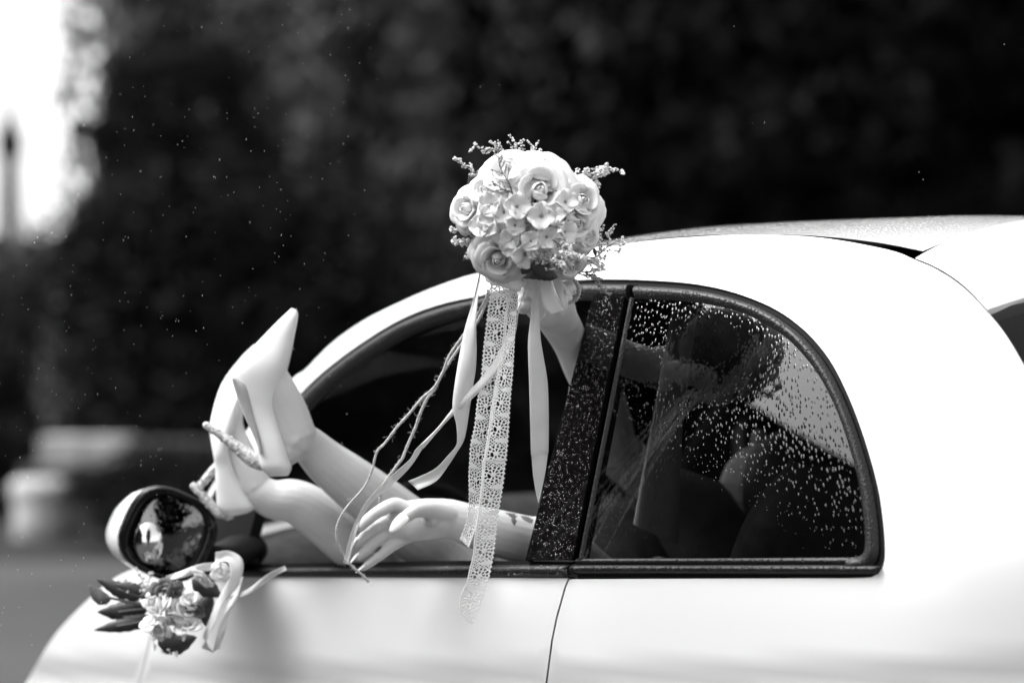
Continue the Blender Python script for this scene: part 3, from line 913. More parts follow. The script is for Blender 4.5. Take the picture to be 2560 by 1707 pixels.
# upper leg (the one with its shoe in full view)
kneeA = P(1250, 1560, 4.02); hipA = P(1590, 1500, 3.95)
bm_.tube([t5(700, 960, 3.80), t5(790, 1010, 3.82), t5(900, 1115, 3.84), t5(1050, 1235, 3.86), t5(1250, 1390, 3.89), t5(1500, 1590, 3.93), t5(1720, 1760, 3.97), kneeA],
         [r5(122), r5(128), r5(150), r5(172), r5(190), r5(205), r5(190), .058], 20, 60)
bm_.tube([kneeA, kneeA.lerp(hipA, .5) + Vector((0, 0, -.03)), hipA], [.058, .072, .085], 18, 24)
# its foot
bm_.tube([t5(705, 985, 3.80), t5(640, 1050, 3.80), t5(590, 1105, 3.80)], [(r5(115), .024), (r5(100), .024), (r5(80), .022)], 18, 14, ref=FW)
bm_.tube([t5(700, 970, 3.80), t5(615, 790, 3.795), t5(548, 650, 3.79), t5(508, 530, 3.79), t5(520, 420, 3.79), t5(600, 270, 3.79)],
         [(r5(150), .027), (r5(165), .026), (r5(158), .026), (r5(140), .026), (r5(120), .024), (r5(60), .012)], 18, 34, ref=FW)
bm_.ell(t5(745, 1005, 3.790), (.013, .012, .014))
# lower leg
kneeB = P(1040, 1600, 4.10); hipB = P(1560, 1560, 4.2)
bm_.tube([t5(455, 1330, 3.90), t5(560, 1375, 3.905), t5(700, 1390, 3.91), t5(850, 1478, 3.92), t5(1050, 1640, 3.94), t5(1200, 1770, 3.97), t5(1350, 1900, 4.02), kneeB],
         [r5(118), r5(138), r5(154), r5(168), r5(180), r5(190), r5(185), .06], 20, 56)
bm_.tube([kneeB, kneeB.lerp(hipB, .5), hipB], [.06, .072, .085], 18, 24)
bm_.tube([t5(460, 1330, 3.90), t5(370, 1270, 3.90), t5(310, 1370, 3.90)], [(r5(110), .024), (r5(100), .023), (r5(75), .022)], 16, 12, ref=FW)
bm_.tube([t5(430, 1300, 3.90), t5(330, 1110, 3.905), t5(260, 900, 3.925), t5(290, 760, 3.97)], [(r5(120), .027), (r5(120), .025), (r5(95), .025), (r5(60), .02)], 16, 24, ref=FW)
# torso, neck, head
pel = (hipA + hipB) / 2
shL = P(1740, 1480, 3.97); shR = P(1780, 1330, 4.16)
chest = (shL + shR) / 2
bm_.tube([pel, pel.lerp(chest, .5), chest], [(.16, .11), (.13, .10), (.16, .10)], 20, 20, ref=FW)
head = chest + Vector((.10, .06, .12))
bm_.tube([chest, chest.lerp(head, .6)], [.055, .05], 14, 8)
bm_.ell(head, (.10, .075, .085)); 
bm_.ell(head + Vector((-.03, 0, .085)), (.016, .012, .018))
# arm that hangs over the sill
elbL = P(1490, 1450, 3.86)
bm_.tube([shL, shL.lerp(elbL, .5) + Vector((0, 0, -.01)), elbL], [.05, .042, .04], 16, 16)
K3 = 3.136 * FOC / 3.72
r3 = lambda px: px / K3
bm_.tube([elbL, t3(1800, 830, 3.80), t3(1560, 785, 3.775), t3(1340, 730, 3.75), t3(1120, 668, 3.73), t3(960, 612, 3.72), t3(880, 607, 3.715)],
         [(.042, .042), (r3(205), .042), (r3(196), .038), (r3(186), .034), (r3(168), .028), (r3(150), .024), (r3(152), .023)], 20, 44, ref=FW)
bm_.tube([t3(960, 612, 3.72), t3(860, 612, 3.715), t3(740, 622, 3.715), t3(620, 634, 3.718), t3(545, 655, 3.722), t3(485, 680, 3.725)],
         [(r3(148), .022), (r3(156), .020), (r3(165), .016), (r3(158), .013), (r3(135), .011), (r3(112), .009)], 20, 26, ref=FW)
def finger(pts, radii):
    bm_.tube(pts, radii, 14, 26)
finger([t3(640, 552, 3.716), t3(540, 505, 3.712), t3(480, 515, 3.707), t3(425, 545, 3.703), t3(375, 572, 3.700), t3(318, 620, 3.699), t3(285, 652, 3.699), t3(252, 692, 3.701)], [r3(62), r3(58), r3(54), r3(54), r3(47), r3(48), r3(43), r3(34)])
finger([t3(620, 620, 3.726), t3(470, 634, 3.724), t3(385, 682, 3.716), t3(345, 708, 3.714), t3(290, 748, 3.713), t3(248, 790, 3.714), t3(224, 814, 3.715)], [r3(54), r3(48), r3(50), r3(43), r3(43), r3(38), r3(31)])
finger([t3(620, 690, 3.729), t3(490, 722, 3.728), t3(400, 778, 3.721), t3(360, 810, 3.719), t3(310, 855, 3.719), t3(265, 895, 3.720), t3(240, 917, 3.721)], [r3(54), r3(47), r3(49), r3(42), r3(42), r3(36), r3(30)])
finger([t3(650, 742, 3.728), t3(560, 795, 3.727), t3(475, 852, 3.724), t3(400, 910, 3.721), t3(325, 966, 3.722), t3(275, 1003, 3.723)], [r3(54), r3(45), r3(43), r3(38), r3(34), r3(26)])
# thumb and its ball
bm_.ell(t3(800, 625, 3.704), (r3(95), .012, r3(62)))
finger([t3(960, 590, 3.712), t3(870, 560, 3.702), t3(790, 540, 3.691), t3(715, 545, 3.680), t3(670, 562, 3.673), t3(620, 595, 3.668), t3(558, 650, 3.664)], [r3(90), r3(84), r3(72), r3(62), r3(54), r3(51), r3(38)])
# arm raised through the window with the flowers
elbR = P(1530, 1120, 3.98)
bm_.tube([shR, shR.lerp(elbR, .5), elbR], [.05, .042, .04], 16, 16)
K2 = 3.136 * FOC / 3.6
r2 = lambda px: px / K2
wr = t2(1790, 455, 3.60)
bm_.tube([elbR, t2(2150, 1080, 3.89), t2(2020, 868, 3.83), t2(1915, 668, 3.77), t2(1835, 520, 3.70), t2(1760, 400, 3.62)],
         [(.042, .042), (r2(190), .038), (r2(172), .034), (r2(150), .028), (r2(158), .025), (r2(168), .024)], 20, 40, ref=FW)
bm_.tube([t2(1850, 480, 3.66), t2(1770, 380, 3.61), t2(1690, 290, 3.60), t2(1640, 200, 3.60)], [(r2(120), .022), (r2(180), .021), (r2(190), .020), (r2(150), .018)], 20, 20, ref=FW)
hs = Vector(z2((1650, 160))) if False else None
for k in range(4):      # fingers closed round the stems
    y0 = 130 + k * 62
    finger([t2(1760 - 14 * k, y0 + 60, 3.60), t2(1640 - 10 * k, y0 + 30, 3.570), t2(1560 - 6 * k, y0 + 40, 3.555), t2(1520, y0 + 70, 3.575), t2(1540, y0 + 80, 3.60)], [r2(46), r2(44), r2(42), r2(38), r2(30)])
finger([t2(1800, 400, 3.60), t2(1750, 280, 3.575), t2(1680, 180, 3.56), t2(1620, 110, 3.56)], [r2(60), r2(54), r2(46), r2(34)])
me = bm_.mesh('body')
tmp = bpy.data.objects.new('tmp_body', me); COL.objects.link(tmp)
rm = tmp.modifiers.new('r', 'REMESH'); rm.mode = 'VOXEL'; rm.voxel_size = .0021
sm = tmp.modifiers.new('s', 'SMOOTH'); sm.factor = .5; sm.iterations = 6
dg = bpy.context.evaluated_depsgraph_get()
me2 = bpy.data.meshes.new_from_object(tmp.evaluated_get(dg))
me2.name = 'body'
bpy.data.objects.remove(tmp)
pbody = link('body', me2, M['skin'], per)
bvh = BVHTree.FromPolygons([v.co for v in me2.vertices], [p.vertices for p in me2.polygons])

def nail(tip, direction, normal, L, W):
    d = direction.normalized(); nrm = (normal - d * d.dot(normal)).normalized(); s = d.cross(nrm)
    mb = MB(); rows = []
    for i in range(9):
        t = i / 8
        w = W * (1 - .75 * max(0, (t - .45) / .55) ** 1.8) * (1 if t > .05 else .7)
        row = []
        for j in range(7):
            a = (j / 6 - .5) * 1.9
            row.append(tip + d * ((t - .45) * L) + s * (math.sin(a) * w * .62) + nrm * (math.cos(a) * w * .45 - w * .28 - .12 * L * (t - .4) ** 2))
        rows.append(row)
    mb.grid(rows)
    o = mb.build('nail', M['nail'], pbody)
    so = o.modifiers.new('t', 'SOLIDIFY'); so.thickness = .0008
    return o
nail(t3(556, 646, 3.6545), t3(490, 712, 3.658) - t3(620, 585, 3.658), -FW + UP * .35 - RT * .25, r3(185), r3(98))
nail(t3(218, 706, 3.698), t3(208, 745, 3.70) - t3(236, 650, 3.695), -RT * 1.0 + UP * .35 - FW * .25, r3(125), r3(66))
nail(t3(200, 806, 3.712), t3(182, 838, 3.712) - t3(225, 760, 3.71), -RT * 1.0 + UP * .3 - FW * .2, r3(115), r3(60))
nail(t3(212, 915, 3.72), t3(185, 945, 3.72) - t3(245, 880, 3.718), -RT * .8 + UP * .6 - FW * .2, r3(115), r3(58))
nail(t3(255, 1004, 3.72), t3(238, 1020, 3.72) - t3(290, 980, 3.72), -RT * .6 + UP * .8 - FW * .2, r3(95), r3(46))

def decal(outline, name):
    """flat print that follows the skin"""
    a = np.array(outline); mb = MB()
    ctr = a.mean(0); ring_n = len(a)
    rows = []
    for k in (.02, .35, .7, 1.0):
        row = []
        for p in a:
            q = z3(ctr + (p - ctr) * k)
            d = (P(q[0], q[1], 1) - CAM).normalized()
            loc, nn, idx, dist = bvh.ray_cast(CAM, d)
            if loc is None: return
            row.append(loc - d * .0006)
        rows.append(row)
    mb.grid(rows, True)
    mb.build(name, M['tattoo'], pbody)
decal([(1385, 565), (1420, 590), (1440, 640), (1462, 672), (1478, 635), (1492, 590), (1470, 575), (1430, 570)], 'tattoo')
decal([(1502, 590), (1540, 592), (1580, 603), (1612, 622), (1600, 650), (1565, 640), (1530, 622)], 'tattoo')

# dress and hair, inside the dark car
mb = MB(); mb.tube([kneeA.lerp(hipA, .55), pel, pel.lerp(chest, .5), chest], [(.17, .16), (.19, .14), (.15, .12), (.175, .12)], 22, 30, ref=FW); mb.build('dress', M['dress'], per)
mb = MB(); mb.ell(head + Vector((.035, .01, .0)), (.095, .10, .105)); mb.ell(head + Vector((.10, .02, -.08)), (.06, .09, .12)); mb.build('hair', M['hair'], per)

def shoe(secs, half, heel_pts, name_label, mparts=None):
    mb = MB(); rows = []; n = 22
    for (sl, tp, d), hw in zip(secs, half):
        a, b = t5(sl[0], sl[1], d), t5(tp[0], tp[1], d)
        c = (a + b) / 2; e = (b - a) / 2
        rows.append([c + e * (math.copysign(abs(math.cos(w)) ** .7, math.cos(w))) + FW * (math.copysign(abs(math.sin(w)) ** .7, math.sin(w)) * hw) for w in [2 * math.pi * j / n for j in range(n)]])
    dense = []
    arr = np.array([[list(p) for p in r] for r in rows])
    m = 40
    fl = catmull([list(c) for c in arr.reshape(len(rows), -1)[:, :3]], m)
    # resample every ring position along the shoe
    par = np.linspace(0, len(rows) - 1, m)
    for q in par:
        i = int(min(q, len(rows) - 2)); t = q - i
        p0 = arr[max(i - 1, 0)]; p1 = arr[i]; p2 = arr[i + 1]; p3 = arr[min(i + 2, len(rows) - 1)]
        dense.append([tuple(x) for x in 0.5 * (2 * p1 + (p2 - p0) * t + (2 * p0 - 5 * p1 + 4 * p2 - p3) * t * t + (3 * p1 - p0 - 3 * p2 + p3) * t ** 3)])
    mb.grid(dense, True)
    mb.f.append(tuple(range(n))[::-1]); b = (m - 1) * n; mb.f.append(tuple(b + j for j in range(n)))
    o = mb.build('shoe', M['shoe'], per)
    if name_label: o['label'] = name_label
    for pts, rad in heel_pts:
        h = MB(); h.tube(pts, rad, 12, 30)
        for k in range(60):
            q = rnd.random(); i = min(int(q * (len(pts) - 1)), len(pts) - 2); t = q * (len(pts) - 1) - i
            c = pts[i].lerp(pts[i + 1], t); rr = rad[i] * (1 - t) + rad[i + 1] * t
            v = Vector((rnd.gauss(0, 1), rnd.gauss(0, 1), rnd.gauss(0, 1))).normalized()
            h.ell(c + v * rr, (.0022,) * 3, None, 6, 4)
        h.build('heel', M['crystal'], o)
    return o
dA = 3.79
shoe([((672, 82), (706, 92), dA), ((560, 190), (716, 140), dA), ((425, 330), (688, 290), dA), ((312, 450), (664, 420), dA), ((268, 540), (640, 510), dA), ((296, 650), (596, 630), dA), ((345, 780), (574, 750), dA), ((398, 900), (596, 880), dA), ((438, 1000), (628, 985), dA), ((455, 1090), (655, 1080), dA), ((470, 1160), (672, 1160), dA), ((520, 1216), (650, 1212), dA)],
     [.006, .016, .026, .034, .036, .034, .031, .030, .031, .031, .029, .015],
     [([t5(470, 1130, dA), t5(400, 1095, dA), t5(290, 1010, dA), t5(180, 930, dA), t5(95, 872, dA)], [r5(50), r5(52), r5(38), r5(26), r5(24)])], 'white pointed pump in full view, sole towards the front of the car')
mb = MB()
Ls = catmull([(276, 560), (300, 650), (350, 780), (402, 900), (440, 985), (458, 1060)], 20); Rs_ = catmull([(288, 556), (350, 590), (380, 650), (408, 780), (436, 900), (456, 985), (466, 1060)], 20)
rows = []
for i in range(20):
    a_, b_ = Ls[i], Rs_[i]; hw = .0345 - .004 * math.sin(math.pi * i / 19)
    rows.append([t5(a_[0] - 5, a_[1], dA + hw * .8), t5(a_[0] - 5, a_[1], dA - hw * .7), t5(a_[0] * .7 + b_[0] * .3, a_[1], dA - hw - .001), t5(b_[0], b_[1], dA - hw - .0015), t5(b_[0] + 1, b_[1], dA - hw + .002)])
mb.grid(rows); mb.build('sole', M['sole'], bpy.data.objects['shoe'])
dB = 3.90
shoe([((420, 330), (440, 330), dB + .16), ((330, 420), (430, 400), dB + .13), ((200, 600), (410, 560), dB + .08), ((128, 850), (330, 690), dB + .03), ((128, 950), (300, 860), dB + .01), ((150, 1080), (255, 1010), dB), ((160, 1150), (275, 1110), dB), ((162, 1250), (315, 1210), dB), ((168, 1350), (372, 1310), dB), ((172, 1415), (425, 1400), dB), ((200, 1455), (428, 1432), dB), ((250, 1490), (380, 1462), dB)],
     [.008, .020, .032, .036, .035, .033, .031, .031, .031, .030, .027, .014],
     [([t5(250, 1480, dB), t5(170, 1455, dB), t5(110, 1385, dB), t5(50, 1325, dB), t5(10, 1285, dB)], [r5(34), r5(34), r5(32), r5(28), r5(26)]),
      ([t5(165, 1150, dB), t5(110, 1215, dB), t5(50, 1290, dB)], [r5(28), r5(30), r5(26)])], 'white pump half hidden behind the other shoe')

# ------------------------------------------------------------------ bouquet
BD = 3.50
bq_c = P(*z1((860, 800)), BD)
bq = empty('bouquet', P(*z1((900, 1330)), BD + .03), 'round bouquet of white roses held up at the car roof, lace and ribbons hanging', 'bouquet')
K1 = 3.563 * FOC / BD
def petal_grid(R, rt, H, w, curl, rngp, bell=.5, nu=9, nv=8, phi=0.0, close=0.0):
    wob = [rngp.uniform(-1, 1) for _ in range(6)]
    rows = []
    for i in range(nv):
        v = i / (nv - 1)
        row = []
        for j in range(nu):
            u = 2 * j / (nu - 1) - 1
            ve = v * (1 - .26 * abs(u) ** 2.6 - .02 * math.cos(5 * u + wob[0]))
            r = R * (.06 + (rt - .06) * (ve ** bell)) * (1 + .10 * u)
            r *= 1 - close * ve ** 2.5
            z = R * H * ve
            tipc = max(0, ve - .72) / .28
            r += R * curl * (tipc ** 2) * (1 + .3 * wob[1] * u)
            z -= R * curl * .75 * (tipc ** 2.4)
            edge = max(0, abs(u) - .6) / .4
            r += R * curl * .35 * edge ** 2 * v
            a = phi + u * w * (1 - .25 * (1 - v)) 
            row.append(Vector((r * math.cos(a), r * math.sin(a), z + R * .012 * math.sin(4 * u + wob[2]) * v)))
        rows.append(row)
    return rows
def frame(axis):
    a = axis.normalized(); x = a.orthogonal().normalized()
    return Matrix((x, a.cross(x), a)).transposed()
def rose(center, axis, R, m, parent, seed, layers=None, spin=0.0):
    pointed = layers is None
    rg = random.Random(seed); fr = frame(axis)
    layers = layers or [(2, .24, .84, 1.9, .0), (3, .40, .80, 1.2, .0), (3, .62, .80, 1.15, .10), (4, .76, .60, 1.0, .20), (5, .98, .34, .86, .26), (5, 1.08, .12, .80, .16)]
    off = axis.normalized() * (R * .42)
    tr = lambda p: center + fr @ p - off
    core = MB(); core.tube([tr(Vector((0, 0, 0))), tr(Vector((0, 0, R * .35))), tr(Vector((0, 0, R * .60)))], [R * .05, R * .09, R * .04], 10)
    ro = core.build('rose', m, parent)
    ph = rg.uniform(0, 6.28) + spin
    for li, (cnt, rt, H, w, curl) in enumerate(layers):
        ph += .9
        for k in range(cnt):
            a = ph + 2 * math.pi * k / cnt + rg.uniform(-.12, .12)
            mb = MB(); mb.grid([[tr(p) for p in row] for row in petal_grid(R, rt * rg.uniform(.94, 1.06), H * rg.uniform(.93, 1.05), w, curl * rg.uniform(.6, 1.4), rg, (.55 if li < 4 else .8), phi=a, close=(.82, .62, .12)[li] if li < 3 and pointed else 0)])
            o = mb.build('petal', m, ro)
            so = o.modifiers.new('t', 'SOLIDIFY'); so.thickness = .0009
    return ro
def out_axis(px, up=.15, cam_w=.35):
    """which way a flower on the dome faces"""
    p = dome(px)
    n = (p - (bq_c + FW * .02)).normalized()
    return (n - FW * cam_w + UP * up).normalized(), p
def dome(px, k=1.0):
    x, y = (px[0] - 860) / 700, (px[1] - 780) / 600
    q = min(x * x + y * y, .98)
    dep = BD - .095 * math.sqrt(1 - q) * k + .0
    return P(*z1(px), dep)
core = MB(); core.ell(bq_c + UP * .005, (.082, .082, .075)); core.build('flower_core', M['leaf_grey'], bq)
roses = [((955, 570), 300, 'petal', .10, .9, 21), ((600, 1150), 225, 'petal_cream', -.25, .9, 22), ((840, 905), 118, 'petal_cream', 0, 1.2, 23),
         ((690, 410), 260, 'petal', .35, .25, 24), ((1010, 370), 205, 'petal', .5, .2, 25), ((330, 720), 190, 'petal', .05, .2, 26), ((480, 560), 150, 'petal', .2, .4, 27),
         ((1310, 660), 235, 'petal', .15, .35, 28), ((1270, 850), 190, 'petal', 0, .5, 29), ((1215, 1200), 165, 'petal_cream', -.3, .6, 30), ((1360, 960), 140, 'petal', -.1, .3, 31), ((800, 300), 130, 'petal', .8, .1, 32)]
RANUN = [(2, .10, .62, 1.9, .0), (3, .22, .62, 1.25, .02), (3, .36, .62, 1.15, .04), (4, .52, .58, 1.0, .06), (5, .72, .48, .9, .08), (5, .92, .32, .8, .10)]
for (px, rr, mm, up, cw, sd) in roses:
    ax, p = out_axis(px, up, cw)
    rose(p + ax * .004, ax, rr / K1, M[mm], bq, sd, RANUN if rr < 140 else None)
def floret(center, axis, R, seed, parent):
    rg = random.Random(seed); fr = frame(axis)
    eye = MB(); eye.ell(center + axis * R * .02, (R * .15,) * 3, None, 8, 5)
    fl = eye.build('floret', M['floret_eye'], parent)
    ph = rg.uniform(0, 6.28)
    for k in range(4):
        a = ph + k * math.pi / 2 + rg.uniform(-.12, .12)
        mb = MB(); rows = []
        tilt = rg.uniform(.35, 1.0)
        for i in range(7):
            v = i / 6
            row = []
            for j in range(7):
                u = 2 * j / 6 - 1
                wv = .62 * math.sin(math.pi * min(1, .12 + .80 * v)) ** .65
                x = v * (1 - .12 * u * u); y = u * wv
                zz = tilt * v * (1.25 - .55 * v) * .8 - .05 + .30 * u * u * v - .18 * max(0, v - .75) / .25 * tilt + .06 * math.sin(3 * u + ph)
                q = Vector((x * math.cos(a) - y * math.sin(a), x * math.sin(a) + y * math.cos(a), zz)) * R
                row.append(center + fr @ q)
            rows.append(row)
        mb.grid(rows); o = mb.build('petal', M['floret'], fl)
        so = o.modifiers.new('t', 'SOLIDIFY'); so.thickness = .0007
fl_list = [((590, 690), 100), ((740, 715), 100), ((980, 790), 105), ((560, 850), 95), ((470, 890), 90), ((650, 880), 95), ((820, 1090), 105), ((950, 1075), 105), ((1010, 960), 90), ((760, 1040), 85), ((690, 960), 80), ((1130, 930), 90), ((1080, 1040), 80), ((1150, 690), 90), ((1110, 800), 85), ((655, 775), 95), ((530, 780), 85), ((880, 1010), 80), ((720, 860), 80)]
for i, (px, rr) in enumerate(fl_list):
    ax, p = out_axis(px, .1, .6)
    ax = (ax + Vector((rnd.gauss(0, .18), rnd.gauss(0, .18), rnd.gauss(0, .18)))).normalized()
    floret(p + ax * .015, ax, rr / K1 * 1.25, 40 + i, bq)

def sprig(pts, side_n, side_len, bud, mt, parent, seed, buds_per=9, taper=True, twig_r=.0009):
    rg = random.Random(seed); mb = MB(); bd = MB()
    c = catmull([list(p) for p in pts], 20)
    mb.tube([Vector(q) for q in c], [twig_r * (1.3 - .8 * i / 19) for i in range(20)], 6, 20)
    lines = [[Vector(q) for q in c[6:]]]
    for k in range(side_n):
        t = .25 + .72 * k / max(side_n - 1, 1)
        i = min(int(t * 19), 18)
        p = Vector(c[i]); tg = (Vector(c[i + 1]) - Vector(c[i])).normalized()
        sd = (tg.cross(Vector((rg.gauss(0, 1), rg.gauss(0, 1), rg.gauss(0, 1))))).normalized()
        sd = (sd - FW * sd.dot(FW) * .6).normalized()
        L = side_len * (1.1 - .75 * t if taper else 1) * rg.uniform(.7, 1.2)
        e = p + (tg * .75 + sd * .7).normalized() * L
        mb.tube([p, p.lerp(e, .5), e], twig_r * .6, 5, 6)
        lines.append([p.lerp(e, .15), p.lerp(e, .5), e])
    ico = [(0, 0, 1), (1, 0, 0), (0, 1, 0), (-1, 0, 0), (0, -1, 0), (0, 0, -1)]
    icf = [(0, 1, 2), (0, 2, 3), (0, 3, 4), (0, 4, 1), (5, 2, 1), (5, 3, 2), (5, 4, 3), (5, 1, 4)]
    for ln in lines:
        cc = catmull([list(p) for p in ln], 24)
        nb = int(buds_per * 1.4) if len(ln) == 3 else buds_per * 3
        for k in range(nb):
            q = Vector(cc[rg.randint(0, 23)])
            s = bud * rg.uniform(.45, 1.05)
            v = Vector((rg.gauss(0, 1), rg.gauss(0, 1), rg.gauss(0, 1))).normalized() * s * 1.1
            rot = Matrix.Rotation(rg.uniform(0, 3), 3, Vector((rg.random(), rg.random(), rg.random() + .1)).normalized())
            bd.add([q + v + rot @ Vector(a) * s for a in ico], icf)
    st = mb.build('sprig', M['twig'], parent)
    b = bd.build('buds', mt, st, False); b['kind'] = 'stuff'
    return st
b1 = lambda pts, d: [P(*z1(p), d) for p in pts]
F = M['frost']; FD = M['frost_dark']
sprig(b1([(775, 330), (680, 265), (600, 215), (480, 180), (345, 178)], 3.49), 7, .022, .0019, F, bq, 1, 12)
sprig(b1([(600, 215), (565, 160), (530, 128)], 3.49), 3, .010, .0019, F, bq, 2, 9)
sprig(b1([(460, 460), (380, 390), (300, 335), (195, 275)], 3.50), 5, .013, .0021, F, bq, 3, 14)
sprig(b1([(718, 588), (690, 500), (620, 380), (592, 270), (588, 195)], 3.385), 9, .022, .0013, FD, bq, 4, 12)
sprig(b1([(710, 575), (640, 550), (560, 500), (520, 520)], 3.385), 6, .014, .0013, FD, bq, 5, 10)
sprig(b1([(725, 300), (735, 220), (745, 135)], 3.50), 5, .016, .0020, F, bq, 6, 12, False)
sprig(b1([(880, 305), (890, 250), (905, 195)], 3.50), 6, .020, .0020, F, bq, 7, 12, False)
sprig(b1([(1200, 495), (1270, 425), (1380, 372), (1500, 352), (1600, 365), (1710, 390)], 3.48), 6, .012, .0022, F, bq, 8, 12)
sprig(b1([(1280, 450), (1360, 430), (1450, 440), (1540, 400)], 3.475), 8, .022, .0026, F, bq, 9, 18, False)
sprig(b1([(480, 950), (400, 935), (300, 870), (180, 890)], 3.475), 6, .016, .0016, FD, bq, 10, 7)
sprig(b1([(480, 960), (380, 960), (280, 920), (160, 905)], 3.465), 5, .014, .0034, F, bq, 11, 6)
sprig(b1([(470, 990), (380, 1010), (300, 1030), (230, 1030)], 3.465), 5, .016, .0036, F, bq, 12, 8, False)
sprig(b1([(420, 1060), (395, 1110), (360, 1150)], 3.47), 4, .014, .0034, F, bq, 13, 6, False)
sprig(b1([(1300, 1200), (1240, 1080), (1160, 960), (1120, 840)], 3.385), 9, .022, .0024, F, bq, 14, 10)
sprig(b1([(1080, 1000), (1170, 1060), (1260, 1120), (1345, 1170)], 3.375), 8, .018, .0024, F, bq, 15, 10)
sprig(b1([(1190, 1290), (1090, 1220), (980, 1170), (870, 1170)], 3.39), 10, .022, .0018, FD, bq, 16, 12)
sprig(b1([(1010, 1180), (1080, 1180), (1150, 1200), (1180, 1240)], 3.38), 7, .018, .0030, M['petal_cream'], bq, 17, 5)
sprig(b1([(1380, 1130), (1450, 1050), (1520, 970), (1590, 930)], 3.47), 7, .024, .0030, F, bq, 18, 4, False)
sprig(b1([(1370, 1150), (1460, 1150), (1540, 1080), (1640, 1010)], 3.465), 7, .024, .0032, F, bq, 19, 5, False)
sprig(b1([(1360, 1180), (1420, 1190), (1480, 1200)], 3.46), 6, .020, .0034, F, bq, 20, 5, False)
sprig(b1([(1290, 1270), (1370, 1290), (1440, 1350), (1510, 1430), (1580, 1490)], 3.47), 8, .014, .0015, FD, bq, 21, 12)
sprig(b1([(1290, 1290), (1360, 1310), (1450, 1310), (1490, 1390)], 3.465), 8, .018, .0016, FD, bq, 22, 11)
def leaf(name, pts_mid, width, mt, parent, d, fold=.25, zc=z1):
    c = catmull([list(P(*zc(p), d)) for p in pts_mid], 12)
    mb = MB(); rows = []
    for i in range(12):
        t = i / 11; w = width * (.04 + 2.6 * (t ** .75) * (1 - t) ** 1.1) * .8 * (1 + .06 * (-1) ** i)
        p = Vector(c[i]); tg = (Vector(c[min(i + 1, 11)]) - Vector(c[max(i - 1, 0)])).normalized()
        s = tg.cross(FW).normalized()
        rows.append([p + s * (w * k) - FW * (fold * w * (1 - abs(k))) for k in (-1, -.5, 0, .5, 1)])
    mb.grid(rows)
    o = mb.build(name, mt, parent)
    so = o.modifiers.new('t', 'SOLIDIFY'); so.thickness = .0006
    return o
leaf('leaf', [(380, 560), (360, 470), (330, 400)], .012, M['leaf_grey'], bq, 3.51)
leaf('leaf', [(480, 370), (430, 420), (380, 500)], .012, M['leaf'], bq, 3.515)
leaf('leaf', [(400, 1110), (340, 1140), (275, 1190)], .013, M['leaf'], bq, 3.48)
leaf('leaf', [(880, 1180), (960, 1240), (1110, 1335)], .020, M['leaf'], bq, 3.40)
leaf('leaf', [(1120, 1330), (960, 1300), (810, 1335)], .014, M['leaf'], bq, 3.41)
leaf('leaf', [(1440, 1070), (1455, 1120), (1460, 1150)], .004, M['leaf'], bq, 3.46)
leaf('leaf', [(860, 1200), (830, 1260), (800, 1300)], .016, M['leaf'], bq, 3.43)
leaf('leaf', [(540, 900), (480, 940), (400, 1000)], .016, M['leaf'], bq, 3.46)
leaf('leaf', [(1040, 1010), (1080, 1080), (1060, 1150)], .014, M['leaf_grey'], bq, 3.43)
# handle
mb = MB(); mb.tube([P(*z1((880, 1240)), BD), P(*z1((930, 1450)), 3.56), P(*z1((960, 1640)), 3.60)], [.024, .017, .015], 14, 14); mb.build('stem_wrap', M['satin'], bq)

def edge_ribbon(name, L, Rr, d0, d1, n, mt, parent, ncol=5, wave=.004, conv=None, thick=.0005, keep=None, d_fn=None, bow=.0):
    a = catmull(L, n); b = catmull(Rr, n)
    mb = MB(); rows = []
    for i in range(n):
        t = i / (n - 1); row = []
        for j in range(ncol):
            s = j / (ncol - 1)
            d = d0 + (d1 - d0) * t + wave * math.sin(7 * t + 3 * s) + (d_fn(s, t) if d_fn else 0) - bow * (1 - (2 * s - 1) ** 2)
            row.append(P(a[i][0] * (1 - s) + b[i][0] * s, a[i][1] * (1 - s) + b[i][1] * s, d))
        rows.append(row)
    mb.grid(rows)
    if keep:
        nf = []
        k = 0
        wid = np.mean(np.linalg.norm(a - b, axis=1)); ln = np.linalg.norm(np.diff((a + b) / 2, axis=0), axis=1).sum()
        for i in range(n - 1):
            for j in range(ncol - 1):
                if keep((j + .5) / (ncol - 1), (i + .5) / (n - 1) * ln / wid): nf.append(mb.f[k])
                k += 1
        mb.f = nf
    o = mb.build(name, mt, parent)
    so = o.modifiers.new('t', 'SOLIDIFY'); so.thickness = thick
    return o
Z2 = lambda l: [z2(p) for p in l]
Z3 = lambda l: [z3(p) for p in l]
# satin ribbon, left, curling at its cut end
edge_ribbon('satin_ribbon', Z2([(1195, 60), (1140, 300), (1075, 530), (1040, 700), (1005, 900), (980, 1080), (978, 1180), (1005, 1290)]) + Z3([(1012, -5), (1000, 50), (940, 120), (830, 230), (630, 320)]),
            Z2([(1203, 60), (1178, 290), (1163, 500), (1165, 700), (1158, 850), (1135, 1000), (1105, 1200), (1085, 1330)]) + Z3([(1062, 10), (1015, 90), (950, 190), (850, 320), (705, 392)]),
            3.50, 3.57, 70, M['satin'], bq, 5, .006)
edge_ribbon('satin_ribbon', Z2([(1608, 120), (1592, 400), (1570, 620), (1570, 760), (1578, 1000), (1585, 1300), (1592, 1530)]) + Z3([(1596, 130), (1606, 260), (1622, 370), (1646, 490)]),
            Z2([(1645, 120), (1660, 400), (1666, 600), (1690, 760), (1720, 950), (1730, 1200), (1729, 1500)]) + Z3([(1725, 100), (1708, 230), (1685, 350), (1652, 490)]),
            3.485, 3.57, 60, M['satin'], bq, 5, .004)
